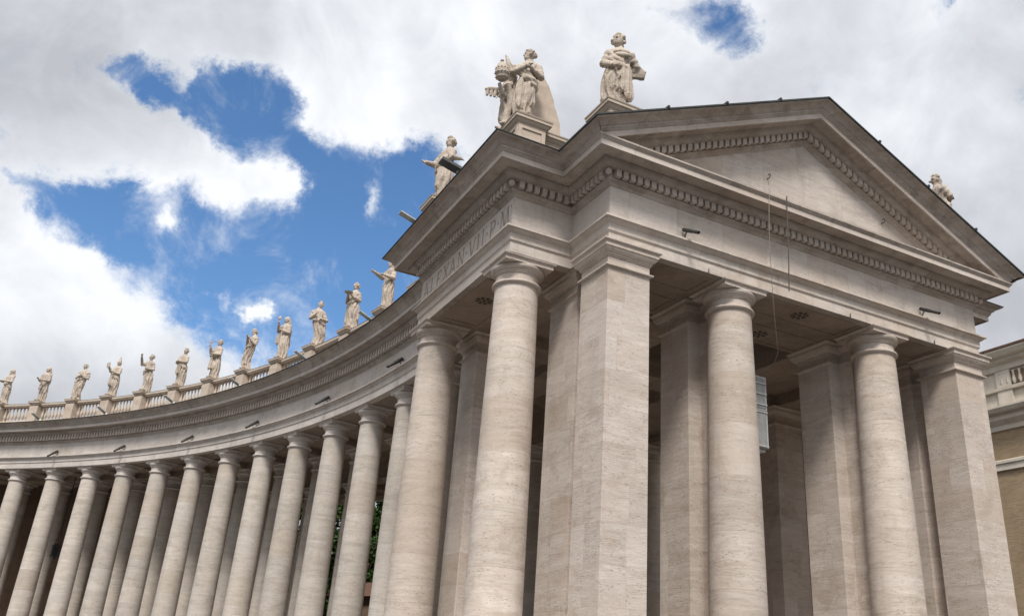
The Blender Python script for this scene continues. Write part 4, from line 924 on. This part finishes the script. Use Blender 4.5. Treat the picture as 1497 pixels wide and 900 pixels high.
# ------------------------------------------------------------------ fittings
M_dgrey = plain('dark_grey_metal', (.10, .105, .10), .5, .1)
def floodlight(loc, rz, label, size=(.15, .36, .022), tilt=22, lift=0., mat=None, grp_='flat floodlights along the cornice'):
    root = empty('floodlight', loc, rz, label=label, cat='floodlight', group=grp_)
    b = MB(); c = Vector((0, -size[1]*.9*cos(R_(tilt)), .22 + lift + size[1]*.9*sin(R_(tilt)))); d = Vector((0, -cos(R_(tilt)), sin(R_(tilt)))); n = Vector((0, sin(R_(tilt)), cos(R_(tilt))))
    b.obox(c, (size[0],0,0), d*size[1], n*size[2]); b.build('housing', mat or M_grey, root, 0)
    MB().obox(c + n*(size[2]+.003), (size[0]*.85,0,0), d*size[1]*.9, n*.004).build('glass', M_lens, root, 0)
    MB().tube([(0,0,0),(0,-.02,.2+lift),(0,-.12,.26+lift)], .035, 8).build('bracket', M_grey, root)
    MB().lathe([(.07,0),(.08,.05),(.07,.16),(.03,.2)], 12, .14, .05).build('junction_box', M_white, root)
    return root
FL = [(40.4,'farthest left flat floodlight on the cornice lip, under the second and third statues'),(33.9,'flat floodlight on the cornice lip near the bishop statue'),(27.0,'flat floodlight on the cornice lip left of the folded arms statue'),
      (20.0,'flat floodlight on the cornice lip below the slender statue'),(12.8,'flat floodlight on the cornice lip between the monstrance and waist hands statues'),(5.6,'flat floodlight on the curved cornice beside the dish carrying statue')]
for t, lab in FL:
    x, y, _ = rp(RR-1.15, t); floodlight((RX+x, RY+y, 16.08), R_(t-90), lab)
floodlight((-3.25, 8.0, 16.08), R_(-90), 'flat floodlight poking out over the far end of the straight cornice', tilt=18)
floodlight((-3.05, 4.75, 16.1), R_(-90), 'large flat floodlight in front of the statue above the inscription', size=(.20,.36,.05), tilt=14, lift=.55, mat=M_dgrey)
def spot(loc, rz, label, L=.9, tilt=38, k=1.):
    """rz: direction of local -Y, away from the wall; the barrel points outward and down"""
    root = empty('spotlight', loc, rz, label=label, cat='spotlight', group='small dark spotlights on the architrave ledge')
    d = Vector((0, -cos(R_(tilt)), -sin(R_(tilt)))); p = Vector((0, .06, .34))
    b = MB(); b.tube([p, p+d*.02, p+d*L*.55, p+d*L*.57, p+d*L*.97, p+d*L], [r*k for r in (.065,.085,.085,.07,.07,.055)], 12); b.build('housing', M_dark, root)
    MB().tube([(0,0,-.03), (0,-.02,.1), tuple(p+d*.22)], .022, 8).build('bracket', M_dark, root)
    MB().tube([p+d*(L+.001), p+d*(L+.004)], .045, 12).build('lens', M_lens, root)
for t, lab in ((38.97,'leftmost dark spotlight on the curved ledge'),(32.47,'second dark spotlight from the left on the curved ledge'),(25.61,'third dark spotlight from the left on the curved ledge'),(18.89,'fourth dark spotlight from the left on the curved ledge'),(11.5,'fifth dark spotlight on the curved ledge, second from the pavilion'),(3.9,'dark spotlight on the curved ledge right beside the pavilion')):
    x, y, _ = rp(RR-.12, t); spot((RX+x, RY+y, 13.82), R_(t-90), lab)
spot((2.6,-.12,13.82), R_(0), 'dark spotlight on the front ledge above the left bay', .85, 30, .75)
spot((12.75,-.12,13.82), R_(0), 'dark spotlight on the front ledge above the right bay', .85, 30, .75)
# dome camera near the end of the curved balustrade
dc = empty('dome_camera', (-.75, 13.9, 17.7), 0, label='white and black dome camera on a bent arm near the end of the balustrade', cat='camera')
MB().tube([(.5,0,-.9),(.5,0,.35),(.1,0,.38),(0,0,.25)], .03, 8).build('arm', M_white, dc)
MB().lathe([(.02,.26),(.1,.22),(.14,.1),(.15,0)], 16).build('housing', M_white, dc); MB().ball((0,0,0), (.13,.13,.15), 14, 10).build('dome', M_lens, dc)
rl = empty('roof_lamp', (1.55, -.95, 17.0), 0, label='small lamp and dark tube on the roof edge right of the toga statue', cat='lamp')
MB().tube([(-.25,0,.1),(-.25,0,.36)], .03, 8).ball((-.28,0,.46), .08).build('lamp_head', M_white, rl); MB().tube([(.02,0,.22),(.26,0,.48)], .055, 10).build('tube', M_dark, rl)
MB().tube([(.1,0,.1),(.1,0,.26)], .02, 6).build('bracket', M_dark, rl)
# cable and cord hanging across the front
c = MB().tube([(5.86,-1.08,15.9),(5.85,-1.06,15.2),(5.83,-1.05,14.0),(5.80,-1.0,12.62)], .018, 8).build('cable', M_cable); tag(c, 'straight dark cable hanging from the front cornice', 'cable')
c = MB().tube([(6.1,-.17,17.13),(5.6,-.6,16.4),(5.15,-1.1,15.85),(5.1,-1.09,15.4),(5.14,-1.0,14.6),(5.22,-.9,13.9),(5.42,-.7,13.22),(5.66,-.45,12.6),(5.93,-.2,11.95),(6.4,.25,11.5),(6.75,.6,11.36),(7.05,1.1,11.22),(7.12,1.6,11.15),(7.1,1.92,11.0)], .009, 6).build('cord', M_cord); tag(c, 'thin pale cord drooping from the tympanum hook to the loudspeaker', 'cord')
sk = empty('loudspeaker', (7.1, 1.9, 0), 0, label='tall grey two part loudspeaker mounted behind the front column', cat='loudspeaker')
for z0, z1 in ((9.84, 10.98), (8.60, 9.80)):
    b = MB().box(-.30,-.02,z0,.26,.4,z1).build('cabinet', M_spk, sk, 0)
    g_ = MB().box(-.22,-.045,z0+.06,.2,-.022,z1-.06).build('grille', M_spk2, b, 0)
    for zz in ([z0+.15+.36*k for k in range(3)] if z0 > 9.8 else [z0+.02, z1-.05]): MB().box(-.25,-.075,zz,.23,-.047,zz+.04).build('rib', M_spk, b, 0)
MB().box(-.28,.1,8.5,.22,.3,8.58).box(-.9,.15,10.4,-.32,.25,10.5).box(-.9,.15,9.0,-.32,.25,9.1).build('bracket', M_grey, sk, 0)
# hooks under the architrave edge
for x in (3.55, 9.35, 13.3):
    tag(MB().tube([(x,-.03,13.05),(x,-.05,12.98),(x,-.05,13.12)], .014, 6).build('hook', M_dark), {3.55:'tiny dark hook on the architrave edge over the left bay', 9.35:'tiny dark hook on the architrave edge over the middle bay', 13.3:'tiny dark hook on the architrave edge over the right bay'}[x], 'hook')
# lantern hanging inside the wing
x, y, _ = rp(RR+2.9, 40.0)
la = empty('hanging_lantern', (RX+x, RY+y, 7.2), 0, label='black iron lantern hanging between the leftmost columns', cat='lantern')
MB().tube([(0,0,1.9),(0,0,6.2)], .035, 6).build('chain', M_iron, la)
m_ = MB()
for k in range(4): a = pi/4 + k*pi/2; m_.tube([(0,0,1.9),(.3*cos(a),.3*sin(a),.75)], .02, 5)
m_.build('hanger', M_iron, la, 30); MB().lathe([(.05,.95),(.34,.78),(.36,.74),(.32,.72)], 6).build('hood', M_iron, la, 30); MB().lathe([(.001,-.18),(.05,-.1),(.12,-.01),(.26,0),(.34,.05),(.3,.1)], 6).build('base', M_iron, la, 30); MB().lathe([(.27,.1),(.31,.72)], 6).build('pane', M_lens, la, 30)
finish_sculptures()
